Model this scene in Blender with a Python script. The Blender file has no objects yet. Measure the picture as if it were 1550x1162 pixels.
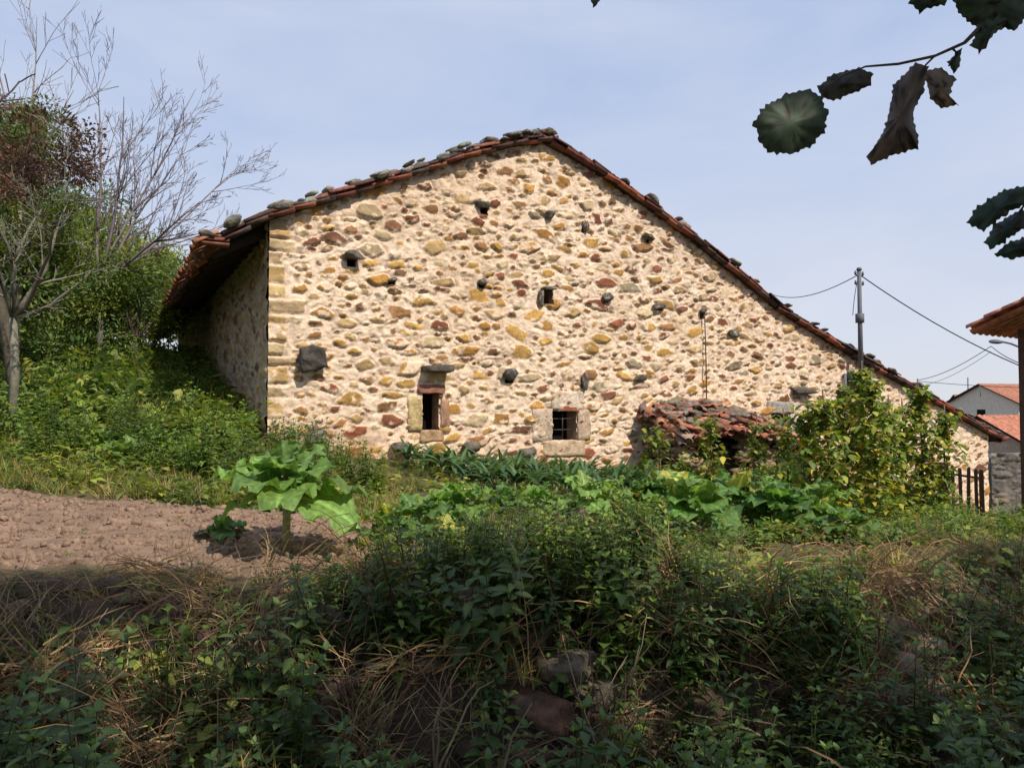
import bpy, bmesh, math, random
import numpy as np
from mathutils import Vector, Matrix, noise as mnoise
random.seed(11); rng=np.random.default_rng(11)
scene=bpy.context.scene
F=1150.0; PT=math.atan(39/F)
R=random.random
def U(a,b): return a+(b-a)*random.random()
# ------------------------------------------------------------ ray helpers
def th(px,py):
    u=(px-775)/F; v=(581-py)/F
    y=math.cos(PT)-v*math.sin(PT); z=math.sin(PT)+v*math.cos(PT)
    return u/y, z/y
def at(px,py,D):
    t,h=th(px,py); return Vector((t*D,D,h*D))
def sm(x): 
    x=np.clip(x,0,1); return x*x*(3-2*x)
# ------------------------------------------------------------ noise
_T=np.random.default_rng(5).random((256,256))
def vn(x,y,o=0):
    x=np.asarray(x,float)+o*17.3; y=np.asarray(y,float)+o*31.7
    xi=np.floor(x).astype(int); yi=np.floor(y).astype(int)
    fx=x-xi; fy=y-yi; fx=fx*fx*(3-2*fx); fy=fy*fy*(3-2*fy)
    a=_T[xi&255,yi&255]; b=_T[(xi+1)&255,yi&255]; c=_T[xi&255,(yi+1)&255]; d=_T[(xi+1)&255,(yi+1)&255]
    return (a*(1-fx)+b*fx)*(1-fy)+(c*(1-fx)+d*fx)*fy
def fbm(x,y,o=0,n=4):
    s=0;a=.5;t=0
    for i in range(n):
        s=s+a*vn(np.asarray(x)*2**i,np.asarray(y)*2**i,o+i*3); t+=a; a*=.55
    return s/t*2-1
# ------------------------------------------------------------ house frame
A=14.0; B=.53; NB=math.sqrt(1+B*B)
D2=Vector((1/NB,B/NB)); W2=Vector((-B/NB,1/NB))
def wl(px,py):
    t,h=th(px,py); y=A/(1-B*t); return t*y,y,h*y
X0,Y0,_=wl(406,500)
def ws(px,py):
    x,y,z=wl(px,py); return (x-X0)*NB, z
def hp(s,q,z):   # house coords -> world
    return Vector((X0+D2.x*s+W2.x*q, Y0+D2.y*s+W2.y*q, z))
def hsq(x,y):
    dx=x-X0; dy=y-Y0
    return dx*D2.x+dy*D2.y, dx*W2.x+dy*W2.y
prof_px=[(322,364),(400,326),(500,297),(600,266),(700,233),(775,214),(822,209),(880,241),(950,288),(1050,361),(1180,467),(1290,535),(1400,597),(1512,663)]
PR=np.array([ws(*p) for p in prof_px])
def prof(s): return np.interp(s,PR[:,0],PR[:,1])
SEND=ws(1496,700)[0]; SPEAK=PR[6,0]; HL=17.0
# ------------------------------------------------------------ terrain
CP=np.array([(-3.3,5.5,-1.05),(-1.8,6,-1.12),(0,5,-1.12),(2,5.6,-1.18),(3.5,6.8,-1.27),(7.7,9.5,-1.65),(4.9,10.3,-1.65),(9.6,17,-2.4),(13,20.3,-2.9),(0.5,14,-1.2),
(-3.8,12,-.68),(0,9,-1.18),(-8,12,-.2),(-6,8,-.75),(-8,5.5,-.85),(-12,18,1.1),(-8,18,.8),(-14,10,.5),(16,14,-2.7),(14,30,-4),(0,35,-2.5),(-12,32,1.5),(-20,20,2.3),(4,8,-1.36),(5,14,-1.7),(-24,8,1.5),(24,20,-3.8)])
def _tps(r2): return r2*np.log(r2+1e-9)
_n=len(CP); _K=np.zeros((_n+3,_n+3)); _d=((CP[:,None,:2]-CP[None,:,:2])**2).sum(-1)
_K[:_n,:_n]=_tps(_d)+np.eye(_n)*.5; _P=np.c_[np.ones(_n),CP[:,:2]]; _K[:_n,_n:]=_P; _K[_n:,:_n]=_P.T
_w=np.linalg.solve(_K,np.r_[CP[:,2],0,0,0])
EX=np.array([(-30,6.5),(-8,5.4),(-4,5.2),(-1.5,4.9),(0,4.7),(2,5.2),(3.5,6.4),(7.7,9.2),(14,12.5),(30,18)])
def edge(x): return np.interp(x,EX[:,0],EX[:,1])
def soilmask(x,y):
    n=fbm(x*1.3,y*1.3,9)*.35
    return sm((x+8.5+n)/.5)*sm((-.75-x+n)/.4)*sm((y-5.0+n*.5)/.3)*sm((8.0+n-y)/.5)
def ground(x,y):
    x=np.asarray(x,float); y=np.asarray(y,float); sh=x.shape
    xf=x.ravel(); yf=y.ravel()
    xc=np.clip(xf,-35,35); yc=np.clip(yf,-5,50)
    z=np.zeros_like(xf)
    for i in range(_n):
        z+=_w[i]*_tps((xc-CP[i,0])**2+(yc-CP[i,1])**2)
    z+=_w[_n]+_w[_n+1]*xc+_w[_n+2]*yc
    z=np.clip(z,-5,4)
    r=np.hypot(xf,yf-12); w=sm((r-25)/40)
    z=z*(1-w)+w*(-5+1.2*fbm(xf*.02,yf*.02,3))
    zl=-1.78-.07*np.clip(xf,-10,15)
    zl=zl*(1-w)+w*-5
    e=edge(xf)+.25*fbm(xf*.8,yf*.8,4)
    k=sm((yf-(e-1.7))/1.7)
    z=zl*(1-k)+z*k
    z+= .22*np.exp(-((xf-.25)**2/.5+(yf-4.5)**2/.3))
    z+= .05*fbm(xf*1.5,yf*1.5,6)
    sk=soilmask(xf,yf); z+=sk*(.05*fbm(xf*6,yf*6,7)+.03*np.abs(fbm(xf*14,yf*14,8)))
    return z.reshape(sh)
def gz(x,y): return float(ground(np.array([x]),np.array([y]))[0])
def ghit(px,py):
    t,h=th(px,py); ys=np.arange(2.5,60,.05); g=ground(t*ys,ys); k=np.where(h*ys<g)[0]
    y=ys[k[0]] if len(k) else 30.; return float(t*y),float(y)
# ------------------------------------------------------------ materials
def newmat(name):
    m=bpy.data.materials.new(name); m.use_nodes=True; nt=m.node_tree; nt.nodes.clear()
    return m,nt,nt.nodes.new('ShaderNodeOutputMaterial')
def N(nt,t,**k):
    n=nt.nodes.new(t)
    for a,b in k.items(): setattr(n,a,b)
    return n
def vmul(nt,a,b):
    m=N(nt,'ShaderNodeMix',data_type='RGBA',blend_type='MULTIPLY'); m.inputs[0].default_value=1
    nt.links.new(a,m.inputs[6]); nt.links.new(b,m.inputs[7]); return m.outputs[2]
def ramp(nt,src,stops):
    r=N(nt,'ShaderNodeValToRGB'); e=r.color_ramp.elements
    while len(e)<len(stops): e.new(.5)
    for i,(p,c) in enumerate(stops):
        e[i].position=p; e[i].color=(*c,1) if not isinstance(c,(int,float)) else (c,c,c,1)
    nt.links.new(src,r.inputs[0]); return r.outputs[0]
def tex(nt,scale,detail=6,rough=.6,vec=None):
    n=N(nt,'ShaderNodeTexNoise'); n.inputs['Scale'].default_value=scale; n.inputs['Detail'].default_value=detail; n.inputs['Roughness'].default_value=rough
    if vec is not None: nt.links.new(vec,n.inputs['Vector'])
    return n.outputs[0]
def leafmat(name,trans=.35,rough=.5,var=.35,nz=False):
    m,nt,o=newmat(name)
    at_=N(nt,'ShaderNodeAttribute',attribute_name='Col')
    oi=N(nt,'ShaderNodeObjectInfo')
    c=vmul(nt,at_.outputs['Color'],ramp(nt,oi.outputs['Random'],[(0,(1-var,1-var*.8,1-var)),(.5,(1,1,.9)),(1,(1+var,1+var*.6,1-var*.5))]))
    if nz:
        g=N(nt,'ShaderNodeNewGeometry'); c=vmul(nt,c,ramp(nt,tex(nt,25,2,.6,g.outputs['Position']),[(.3,.7),(.7,1.25)]))
    p=N(nt,'ShaderNodeBsdfPrincipled'); p.inputs['Roughness'].default_value=rough; p.inputs['Specular IOR Level'].default_value=.3
    t=N(nt,'ShaderNodeBsdfTranslucent'); mx=N(nt,'ShaderNodeMixShader'); mx.inputs[0].default_value=trans
    nt.links.new(c,p.inputs['Base Color']); 
    tc=N(nt,'ShaderNodeMix',data_type='RGBA',blend_type='MULTIPLY'); tc.inputs[0].default_value=1; tc.inputs[7].default_value=(1.7,1.7,.7,1)
    nt.links.new(c,tc.inputs[6]); nt.links.new(tc.outputs[2],t.inputs['Color'])
    nt.links.new(p.outputs[0],mx.inputs[1]); nt.links.new(t.outputs[0],mx.inputs[2]); nt.links.new(mx.outputs[0],o.inputs[0])
    return m
def colmat(name,scale=8,lo=.6,hi=1.3,rough=.9,bump=.4,bscale=40,bdist=.02,tint=None,spec=.2,det=5):
    m,nt,o=newmat(name)
    g=N(nt,'ShaderNodeNewGeometry'); pos=g.outputs['Position']
    if tint is None:
        c=N(nt,'ShaderNodeAttribute',attribute_name='Col').outputs['Color']
    else:
        r=N(nt,'ShaderNodeRGB'); r.outputs[0].default_value=(*tint,1); c=r.outputs[0]
    c=vmul(nt,c,ramp(nt,tex(nt,scale,6,.7,pos),[(.3,lo),(.7,hi)]))
    p=N(nt,'ShaderNodeBsdfPrincipled'); p.inputs['Roughness'].default_value=rough; p.inputs['Specular IOR Level'].default_value=spec
    b=N(nt,'ShaderNodeBump'); b.inputs['Strength'].default_value=bump; b.inputs['Distance'].default_value=bdist
    nt.links.new(tex(nt,bscale,det,.7,pos),b.inputs['Height']); nt.links.new(b.outputs[0],p.inputs['Normal'])
    nt.links.new(c,p.inputs['Base Color']); nt.links.new(p.outputs[0],o.inputs[0])
    return m
M_wall=colmat('stone_and_mortar',9,.76,1.22,.95,.75,22,.034)
M_rock=colmat('rock',8,.5,1.45,.95,.9,20,.04)
M_tile=colmat('terracotta',7,.45,1.4,.85,.4,40,.01)
M_wood=colmat('old_wood',10,.6,1.3,.85,.5,50,.01)
M_bark=colmat('bark',12,.6,1.4,.9,.3,60,.01,det=2)
M_ground=colmat('earth',3,.7,1.3,1,.8,25,.04)
M_leaf=leafmat('leaves'); M_big=leafmat('collard_leaf',.35,.5,.12,True); M_dry=leafmat('dry_grass',.1,.8,.35)
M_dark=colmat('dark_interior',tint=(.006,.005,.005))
M_iron=colmat('rusty_iron',30,.6,1.3,.6,.3,60,.004,tint=(.05,.035,.03),spec=.5)
M_grey=colmat('weathered_galvanised',20,.8,1.2,.7,.2,60,.004,tint=(.12,.13,.145),spec=.3)
# ------------------------------------------------------------ mesh builder
class MB:
    def __init__(s): s.v=[];s.f=[];s.c=[]
    def add(s,v,f,c):
        n=len(s.v); s.v.extend([tuple(p) for p in v]); s.f.extend([tuple(i+n for i in q) for q in f])
        if len(c)==3 and not hasattr(c[0],'__len__'): s.c.extend([(c[0],c[1],c[2],1)]*len(v))
        else: s.c.extend([(k[0],k[1],k[2],1) for k in c])
    def mesh(s,name,mat,smooth=True):
        m=bpy.data.meshes.new(name); m.from_pydata(s.v,[],s.f)
        a=m.color_attributes.new('Col','FLOAT_COLOR','POINT'); a.data.foreach_set('color',np.array(s.c,dtype=np.float32).ravel())
        if smooth: m.polygons.foreach_set('use_smooth',[True]*len(m.polygons))
        m.materials.append(mat); m.update(); return m
def obj(name,mesh,parent=None):
    o=bpy.data.objects.new(name,mesh); scene.collection.objects.link(o)
    if parent: o.parent=parent
    return o
def empty(name): return obj(name,None)
def jit(c,a=.2):
    k=1+U(-a,a); return tuple(max(0,x*k*(1+U(-a*.3,a*.3))) for x in c)
def frame(d):
    d=Vector(d).normalized(); u=Vector((0,0,1)) if abs(d.z)<.95 else Vector((1,0,0))
    s=d.cross(u).normalized(); n=s.cross(d).normalized(); return d,s,n
def tube(mb,pts,rad,sides,col):
    vs=[];fs=[]
    for i,p in enumerate(pts):
        a=pts[max(0,i-1)]; b=pts[min(len(pts)-1,i+1)]
        d,s,n=frame(Vector(b)-Vector(a))
        for k in range(sides):
            an=2*math.pi*k/sides; vs.append(Vector(p)+(s*math.cos(an)+n*math.sin(an))*rad[i])
    for i in range(len(pts)-1):
        for k in range(sides):
            k2=(k+1)%sides; fs.append((i*sides+k,i*sides+k2,(i+1)*sides+k2,(i+1)*sides+k))
    fs.append(tuple(range((len(pts)-1)*sides,len(pts)*sides))); fs.append(tuple(reversed(range(sides))))
    mb.add(vs,fs,col)
def box(mb,c,ax,ay,az,hx,hy,hz,col,rough=0.0,seg=1,rnd=.14):
    bm=bmesh.new(); bmesh.ops.create_cube(bm,size=2)
    if seg>1: bmesh.ops.subdivide_edges(bm,edges=bm.edges[:],cuts=seg,use_grid_fill=True)
    vs=[]
    o=Vector((U(0,99),U(0,99),U(0,99)))
    for v in bm.verts:
        p=Vector(v.co)
        if seg>1:
            q=p.normalized()*1.45; p=p*(1-rnd)+q*rnd
        w=Vector(c)+Vector(ax)*(p.x*hx)+Vector(ay)*(p.y*hy)+Vector(az)*(p.z*hz)
        if rough: w+=mnoise.noise_vector((w+o)*6)*rough
        vs.append(w)
    fs=[[v.index for v in f.verts] for f in bm.faces]; bm.free(); mb.add(vs,fs,col)
_ico={}
def ico(n):
    if n not in _ico:
        bm=bmesh.new(); bmesh.ops.create_icosphere(bm,subdivisions=n,radius=1)
        _ico[n]=([v.co.copy() for v in bm.verts],[[v.index for v in f.verts] for f in bm.faces]); bm.free()
    return _ico[n]
def rock(mb,c,hx,hy,hz,col,ax=(1,0,0),ay=(0,1,0),az=(0,0,1),sub=2,amp=.35,lich=True,ang=True):
    vs,fs=ico(sub); o=Vector((U(0,99),U(0,99),U(0,99))); out=[];cc=[]
    ax,ay,az=Vector(ax),Vector(ay),Vector(az)
    pl=[(Vector((random.gauss(0,1),random.gauss(0,1),random.gauss(0,1))).normalized(),U(.62,.9)) for _ in range(9)] if ang else []
    for v in vs:
        m=max(abs(v.x),abs(v.y),abs(v.z)); p=v*(.45+.55/m*.9)
        p=p*(1+amp*mnoise.noise(v*1.3+o)+amp*.4*mnoise.noise(v*3.5+o))
        for (nn_,dd) in pl:
            k=p.dot(nn_)-dd
            if k>0: p=p-nn_*k*.85
        out.append(Vector(c)+ax*p.x*hx+ay*p.y*hy+az*p.z*hz)
        k=1+.5*mnoise.noise(v*2+o); 
        if lich and mnoise.noise(v*2.5-o)>.25: cc.append((.30*k,.29*k,.23*k))
        else: cc.append((col[0]*k,col[1]*k,col[2]*k))
    mb.add(out,fs,cc)
def leaf(mb,base,d,L,W,droop,fold,n,col,up=None,prof=.8,tip=None,wave=0):
    d=Vector(d).normalized()
    d,s,nn=frame(d) if up is None else (d,d.cross(Vector(up)).normalized(),None)
    if nn is None: nn=s.cross(d).normalized()
    vs=[];fs=[];cs=[]
    for i in range(n+1):
        t=i/n; w=W*math.sin(math.pi*min(1,(.04+.96*t)**prof))*.5
        c=Vector(base)+d*(L*t)+Vector((0,0,-1))*(droop*L*t*t)
        u=nn*(fold*w); 
        wv=nn*(wave*U(-1,1)*w)
        vs+= [c-s*w+u+wv, c, c+s*w+u-wv]
        for j in range(3): cs.append(tuple(x*(1.0 if j!=1 else 1.25) for x in col))
    for i in range(n):
        a=i*3; fs+=[(a,a+1,a+4,a+3),(a+1,a+2,a+5,a+4)]
    mb.add(vs,fs,cs)
# ------------------------------------------------------------ instancing
def scatter(name,meshes,P,Rt,S,I=None):
    n=len(P)
    if n==0: return
    col=bpy.data.collections.new(name+'_parts')
    for i,m in enumerate(meshes): col.objects.link(bpy.data.objects.new(name+'_part_%02d'%i,m))
    me=bpy.data.meshes.new(name); me.from_pydata([tuple(p) for p in P],[],[])
    a=me.attributes.new('rot','FLOAT_VECTOR','POINT'); a.data.foreach_set('vector',np.array(Rt,dtype=np.float32).ravel())
    a=me.attributes.new('scl','FLOAT','POINT'); a.data.foreach_set('value',np.array(S,dtype=np.float32))
    if I is None: I=rng.integers(0,len(meshes),n)
    a=me.attributes.new('idx','INT','POINT'); a.data.foreach_set('value',np.array(I,dtype=np.int32))
    o=obj(name,me)
    ng=bpy.data.node_groups.new(name,'GeometryNodeTree')
    ng.interface.new_socket('Geometry',in_out='INPUT',socket_type='NodeSocketGeometry'); ng.interface.new_socket('Geometry',in_out='OUTPUT',socket_type='NodeSocketGeometry')
    gi=ng.nodes.new('NodeGroupInput'); go=ng.nodes.new('NodeGroupOutput')
    ip=ng.nodes.new('GeometryNodeInstanceOnPoints'); ci=ng.nodes.new('GeometryNodeCollectionInfo')
    ci.inputs['Collection'].default_value=col; ci.inputs['Separate Children'].default_value=True; ci.inputs['Reset Children'].default_value=True
    def na(nm,dt):
        q=ng.nodes.new('GeometryNodeInputNamedAttribute'); q.data_type=dt; q.inputs['Name'].default_value=nm
        return [x for x in q.outputs if x.enabled][0]
    e=ng.nodes.new('FunctionNodeEulerToRotation'); L=ng.links.new
    L(gi.outputs[0],ip.inputs['Points']); L(ci.outputs[0],ip.inputs['Instance']); ip.inputs['Pick Instance'].default_value=True
    L(na('idx','INT'),ip.inputs['Instance Index']); L(na('rot','FLOAT_VECTOR'),e.inputs[0]); L(e.outputs[0],ip.inputs['Rotation'])
    L(na('scl','FLOAT'),ip.inputs['Scale']); L(ip.outputs[0],go.inputs[0])
    md=o.modifiers.new('instances','NODES'); md.node_group=ng
    return o
def rotz(n,tilt=.2):
    return np.c_[rng.normal(0,tilt,n),rng.normal(0,tilt,n),rng.random(n)*6.283]
def rota(n): return rng.random((n,3))*6.283
# ============================================================ WORLD
w=bpy.data.worlds.new('World'); scene.world=w; w.use_nodes=True; nt=w.node_tree; nt.nodes.clear()
SUNH=Vector((.66,-.75)).normalized(); EL=math.radians(47)
sky=N(nt,'ShaderNodeTexSky',sky_type='NISHITA',sun_disc=False); sky.sun_elevation=EL; sky.sun_rotation=math.atan2(SUNH.x,SUNH.y); sky.air_density=1.0; sky.dust_density=1.0; sky.ozone_density=2
tc=N(nt,'ShaderNodeTexCoord'); mp=N(nt,'ShaderNodeMapping'); mp.inputs['Scale'].default_value=(1,1,3.2); nt.links.new(tc.outputs['Generated'],mp.inputs[0])
n1=N(nt,'ShaderNodeTexNoise'); n1.inputs['Scale'].default_value=1.9; n1.inputs['Detail'].default_value=8; n1.inputs['Roughness'].default_value=.55; n1.inputs['Distortion'].default_value=.4
nt.links.new(mp.outputs[0],n1.inputs['Vector'])
sx=N(nt,'ShaderNodeSeparateXYZ'); nt.links.new(tc.outputs['Generated'],sx.inputs[0])
hz_=ramp(nt,sx.outputs[2],[(0,(.78,.80,.86)),(.10,(.69,.74,.87)),(.30,(.54,.645,.87)),(.55,(.38,.51,.81))])
hs=N(nt,'ShaderNodeMix',data_type='RGBA',blend_type='MULTIPLY'); hs.inputs[0].default_value=1; nt.links.new(hz_,hs.inputs[6]); hs.inputs[7].default_value=(9.8,9.8,9.8,1)
mx=N(nt,'ShaderNodeMix',data_type='RGBA'); mx.inputs[0].default_value=.88; nt.links.new(sky.outputs[0],mx.inputs[6]); nt.links.new(hs.outputs[2],mx.inputs[7])
cl_=N(nt,'ShaderNodeMix',data_type='RGBA'); nt.links.new(ramp(nt,n1.outputs[0],[(.38,.05),(.8,.75)]),cl_.inputs[0]); nt.links.new(mx.outputs[2],cl_.inputs[6]); cl_.inputs[7].default_value=(7.3,7.6,8.7,1)
bg=N(nt,'ShaderNodeBackground'); bg.inputs[1].default_value=.102; nt.links.new(cl_.outputs[2],bg.inputs[0])
wo=N(nt,'ShaderNodeOutputWorld'); nt.links.new(bg.outputs[0],wo.inputs[0])
sl=bpy.data.lights.new('sun','SUN'); sl.energy=5.0; sl.angle=math.radians(.53); sl.color=(1,.91,.79); so=obj('sun',sl)
SD=Vector((SUNH.x*math.cos(EL),SUNH.y*math.cos(EL),math.sin(EL)))
so.rotation_euler=(-SD).to_track_quat('-Z','Y').to_euler()
cam=bpy.data.cameras.new('camera'); cam.sensor_width=36; cam.lens=F/1550*36; cam.clip_end=3000; cam.clip_start=.05
co=obj('camera',cam); co.rotation_euler=(math.pi/2+PT,0,0); scene.camera=co
scene.view_settings.view_transform='Standard'; scene.view_settings.look='None'; scene.view_settings.exposure=0
# ============================================================ GROUND
def axis(a,b,st,far):
    c=list(np.arange(a,b,st)); s=st; x=b
    out=[]
    while x<far: out.append(x); s*=1.25; x+=s
    lo=[];s=st;x=a
    while x>-far: s*=1.25; x-=s; lo.append(x)
    return np.array(lo[::-1]+c+out)
gx=axis(-11,12,.09,1500); gy=axis(1.5,16,.09,1500)
GX,GY=np.meshgrid(gx,gy); GZ=ground(GX,GY)
nx=len(gx);ny=len(gy); idx=np.arange(nx*ny).reshape(ny,nx)
fc=np.stack([idx[:-1,:-1],idx[:-1,1:],idx[1:,1:],idx[1:,:-1]],-1).reshape(-1,4)
m=bpy.data.meshes.new('ground'); m.from_pydata(np.c_[GX.ravel(),GY.ravel(),GZ.ravel()].tolist(),[],fc.tolist())
sk=soilmask(GX,GY)[...,None]; nn=(fbm(GX*.9,GY*.9,12)*.5+.5)[...,None]
gcol=np.array([.06,.08,.025])*(1-nn)+np.array([.15,.11,.06])*nn
bk=sm((edge(GX)-GY+.2)/.5)[...,None]; gcol=gcol*(1-bk)+np.array([.07,.048,.032])*bk
n2=(fbm(GX*5,GY*5,13))[...,None]
gcol=gcol*(1-sk)+np.array([.27,.18,.125])*(1+.3*n2)*sk
a=m.color_attributes.new('Col','FLOAT_COLOR','POINT'); a.data.foreach_set('color',np.concatenate([gcol,np.ones_like(sk)],-1).astype(np.float32).ravel())
m.polygons.foreach_set('use_smooth',[True]*len(m.polygons)); m.materials.append(M_ground); obj('ground',m)
# ============================================================ STONE WALLS
PAL=[((.50,.295,.09),4.5),((.47,.32,.15),3.5),((.35,.185,.08),3.8),((.21,.105,.06),2.8),((.27,.10,.055),2.0),((.32,.26,.17),1.0),((.55,.42,.25),2),((.44,.23,.065),3.2)]
def stone_wall(name,P0,d,nrm,s0,s1,topf,zb,zt,res,seed,holes=[],mort=(.80,.62,.46),quoin=(),dens=1.0,densf=None,parent=None,scale=1.0,pal=PAL,sme_t=.20):
    rr=random.Random(seed)
    S=np.arange(s0,s1+res/2,res); Z=np.arange(zb,zt,res); SS,ZZ=np.meshgrid(S,Z)
    hf=fbm(SS*10,ZZ*12,seed+1,3)
    H=.024*fbm(SS*2.2,ZZ*2.2,seed)+.023*hf+.006*np.random.default_rng(seed).random(SS.shape)
    mo=np.array(mort)
    f1=fbm(SS*.5,ZZ*.5,seed+2); f2=fbm(SS*8,ZZ*10,seed+3); f3=fbm(SS*1.6,ZZ*1.6,seed+5)
    C=mo*(1+.08*f1+.14*f2)[...,None]
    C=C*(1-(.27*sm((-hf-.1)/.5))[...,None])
    gy_=sm((f3-.1)/.5)[...,None]*.45; C=C*(1-gy_)+np.array([.58,.43,.29])*(1+.25*f2)[...,None]*gy_
    occ=np.zeros(SS.shape,bool)
    cols=[p[0] for p in pal]; wts=[p[1] for p in pal]
    def put(cs,cz,a,b,colr,prot,ang=0,wob=.19,force=False,sq=False,smear=True):
        r=max(a,b)*1.4
        i0=max(0,int((cs-r-s0)/res)); i1=min(len(S),int((cs+r-s0)/res)+2); j0=max(0,int((cz-r-zb)/res)); j1=min(len(Z),int((cz+r-zb)/res)+2)
        if i1-i0<2 or j1-j0<2: return False
        s=SS[j0:j1,i0:i1]-cs; z=ZZ[j0:j1,i0:i1]-cz; ca,sa=math.cos(ang),math.sin(ang)
        u=(s*ca+z*sa)/a; v=(-s*sa+z*ca)/b; o=rr.random()*50
        if sq: dd=np.maximum(np.abs(u),np.abs(v))
        else:
            dd=np.abs(v)*rr.uniform(.95,1.1)
            nk=rr.randint(4,6); ph=rr.random()*6.28
            for k in range(nk):
                p=ph+6.283*(k+rr.uniform(-.3,.3))/nk; dd=np.maximum(dd,(u*math.cos(p)+v*math.sin(p))/rr.uniform(.72,1.0))
        dd=dd+wob*fbm((s+o)*9/scale,(z+o)*11/scale,seed+7,3)
        msk=dd<1.0
        big=dd<1.0+.030/b
        if not force and (occ[j0:j1,i0:i1]&big).sum()>.02*max(1,big.sum()): return False
        occ[j0:j1,i0:i1]|=msk
        e=np.clip((1-dd)/.16,0,1)
        h=prot*sm(e)+.012*fbm((s+o)*11,(z+o)*11,seed+8)+ .020*(u*rr.uniform(-1,1)+v*rr.uniform(-1,1))*e
        hh=H[j0:j1,i0:i1]
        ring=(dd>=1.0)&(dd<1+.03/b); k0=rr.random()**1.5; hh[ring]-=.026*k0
        ccn=C[j0:j1,i0:i1]; shade_below=ring&(z<0); ccn[shade_below]*=(1-.5*k0)  # shadow line painted into the mortar colour under each stone
        hh[msk]=(hh[msk]*.45+h[msk])
        cc=np.array(colr)*(1+.35*fbm((s+o)*7,(z+o)*12,seed+9)+.2*fbm((s+o)*2,(z+o)*30,seed+10))[...,None]
        k=sm((1-dd)/.10)[...,None]*msk[...,None]
        if smear:
            sme=sm((fbm((s-o)*6,(z-o)*7,seed+11)-sme_t-.2*rr.uniform(-1,1))/.10)[...,None]*.85
            k=k*(1-sme)
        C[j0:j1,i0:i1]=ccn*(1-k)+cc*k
        return True
    for (qs,side) in quoin:
        z=zb
        while z<zt:
            h=rr.uniform(.13,.34); wq=rr.choice([rr.uniform(.2,.36),rr.uniform(.36,.66)])
            put(qs+side*(wq*.5-.03),z+h*.5,wq*.5,h*.5-.014,rr.choice([(.50,.38,.22),(.52,.37,.17),(.38,.30,.20),(.46,.30,.13),(.42,.30,.17)]),rr.uniform(.01,.045),rr.gauss(0,.04),.2,sq=True)
            z+=h+.02
    area=(s1-s0)*(zt-zb)
    for (n,a0,a1,b0,b1,pr) in [(2.2,.16,.28,.08,.14,.035),(17,.10,.19,.045,.085,.032),(46,.05,.12,.026,.052,.028),(45,.03,.065,.016,.030,.022)]:
        for _ in range(int(area*n*dens/(scale*scale))):
            cs=rr.uniform(s0,s1); cz=rr.uniform(zb,zt)
            if cz>topf(cs)+.2: continue
            if densf and rr.random()>densf(cs,cz): continue
            c=rr.choices(cols,wts)[0]; k=rr.uniform(.7,1.12)
            put(cs,cz,rr.uniform(a0,a1)*scale,rr.uniform(b0,b1)*scale,[x*k for x in c],pr*rr.uniform(.3,1.4),rr.gauss(0,.16))
    st=sm((fbm(SS*.8,ZZ*.35,seed+20)-.1)/.5)[...,None]*.3; C=C*(1-st)+C*np.array([.84,.76,.66])*st
    if name=='gable_wall':
        g=gbase(SS); lowk=np.clip(sm(1-(ZZ-g)/1.0)*(.5+.5*fbm(SS*1.5,ZZ*1.5,77)),0,1); C=C*(1-(.6*lowk)[...,None])+C*np.array([.76,.52,.38])*(.6*lowk)[...,None]
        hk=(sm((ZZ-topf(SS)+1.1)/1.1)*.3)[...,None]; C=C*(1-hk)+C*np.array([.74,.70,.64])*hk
    d=Vector(d);nv=Vector(nrm)
    X=P0[0]+d.x*SS+nv.x*H; Y=P0[1]+d.y*SS+nv.y*H
    V=np.c_[X.ravel(),Y.ravel(),ZZ.ravel()]
    id_=np.arange(V.shape[0]).reshape(SS.shape)
    cS=(SS[:-1,:-1]+res/2); cZ=(ZZ[:-1,:-1]+res/2)
    keep=cZ<topf(cS)
    for (a0,a1,b0,b1) in holes: keep&=~((cS>a0)&(cS<a1)&(cZ>b0)&(cZ<b1))
    q=np.stack([id_[:-1,:-1],id_[:-1,1:],id_[1:,1:],id_[1:,:-1]],-1)[keep]
    us=np.unique(q); rm=-np.ones(V.shape[0],int); rm[us]=np.arange(len(us)); q=rm[q]
    me=bpy.data.meshes.new(name); me.from_pydata(V[us].tolist(),[],q.tolist())
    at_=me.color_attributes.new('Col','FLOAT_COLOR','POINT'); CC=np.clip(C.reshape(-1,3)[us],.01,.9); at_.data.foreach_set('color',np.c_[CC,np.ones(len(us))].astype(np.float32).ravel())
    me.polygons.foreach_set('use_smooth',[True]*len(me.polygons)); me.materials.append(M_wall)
    return obj(name,me,parent)
_gs=np.linspace(-1,20,60); _gg=ground(X0+D2.x*_gs-W2.x*.2,Y0+D2.y*_gs-W2.y*.2)
def gbase(s): return np.interp(s,_gs,_gg)
house=empty('stone_barn')
nF=Vector((-W2.x,-W2.y)); nL=Vector((-D2.x,-D2.y))
def rect(px0,py0,px1,py1):
    a=ws(px0,(py0+py1)/2); b=ws(px1,(py0+py1)/2); c=ws((px0+px1)/2,py0); d=ws((px0+px1)/2,py1); return (a[0],b[0],d[1],c[1])
H_slit=rect(640,596,665,650); H_win=rect(836,621,873,666); H_hole=rect(820,438,837,460); H_door=rect(1168,626,1195,700)
smh=[rect(726,314,738,326),rect(586,424,598,431),rect(724,428,733,436),rect(881,335,887,352),rect(1059,470,1065,482),rect(990,463,1003,469),rect(526,392,540,404),rect(880,572,887,588),rect(914,450,921,458),rect(977,359,983,366),rect(764,562,776,580),rect(1106,503,1115,510)]
holes=[H_slit,H_win,H_hole,H_door]+smh
topw=lambda s: prof(s)-.10
stone_wall('gable_wall',(X0,Y0),D2,nF,0,SEND,topw,-3.3,5.4,.022,21,holes,quoin=[(0,1)],parent=house,
  densf=lambda s,z: 1 if s<11.5 else max(.22,1-(s-11.5)/3.2*.8))
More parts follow.
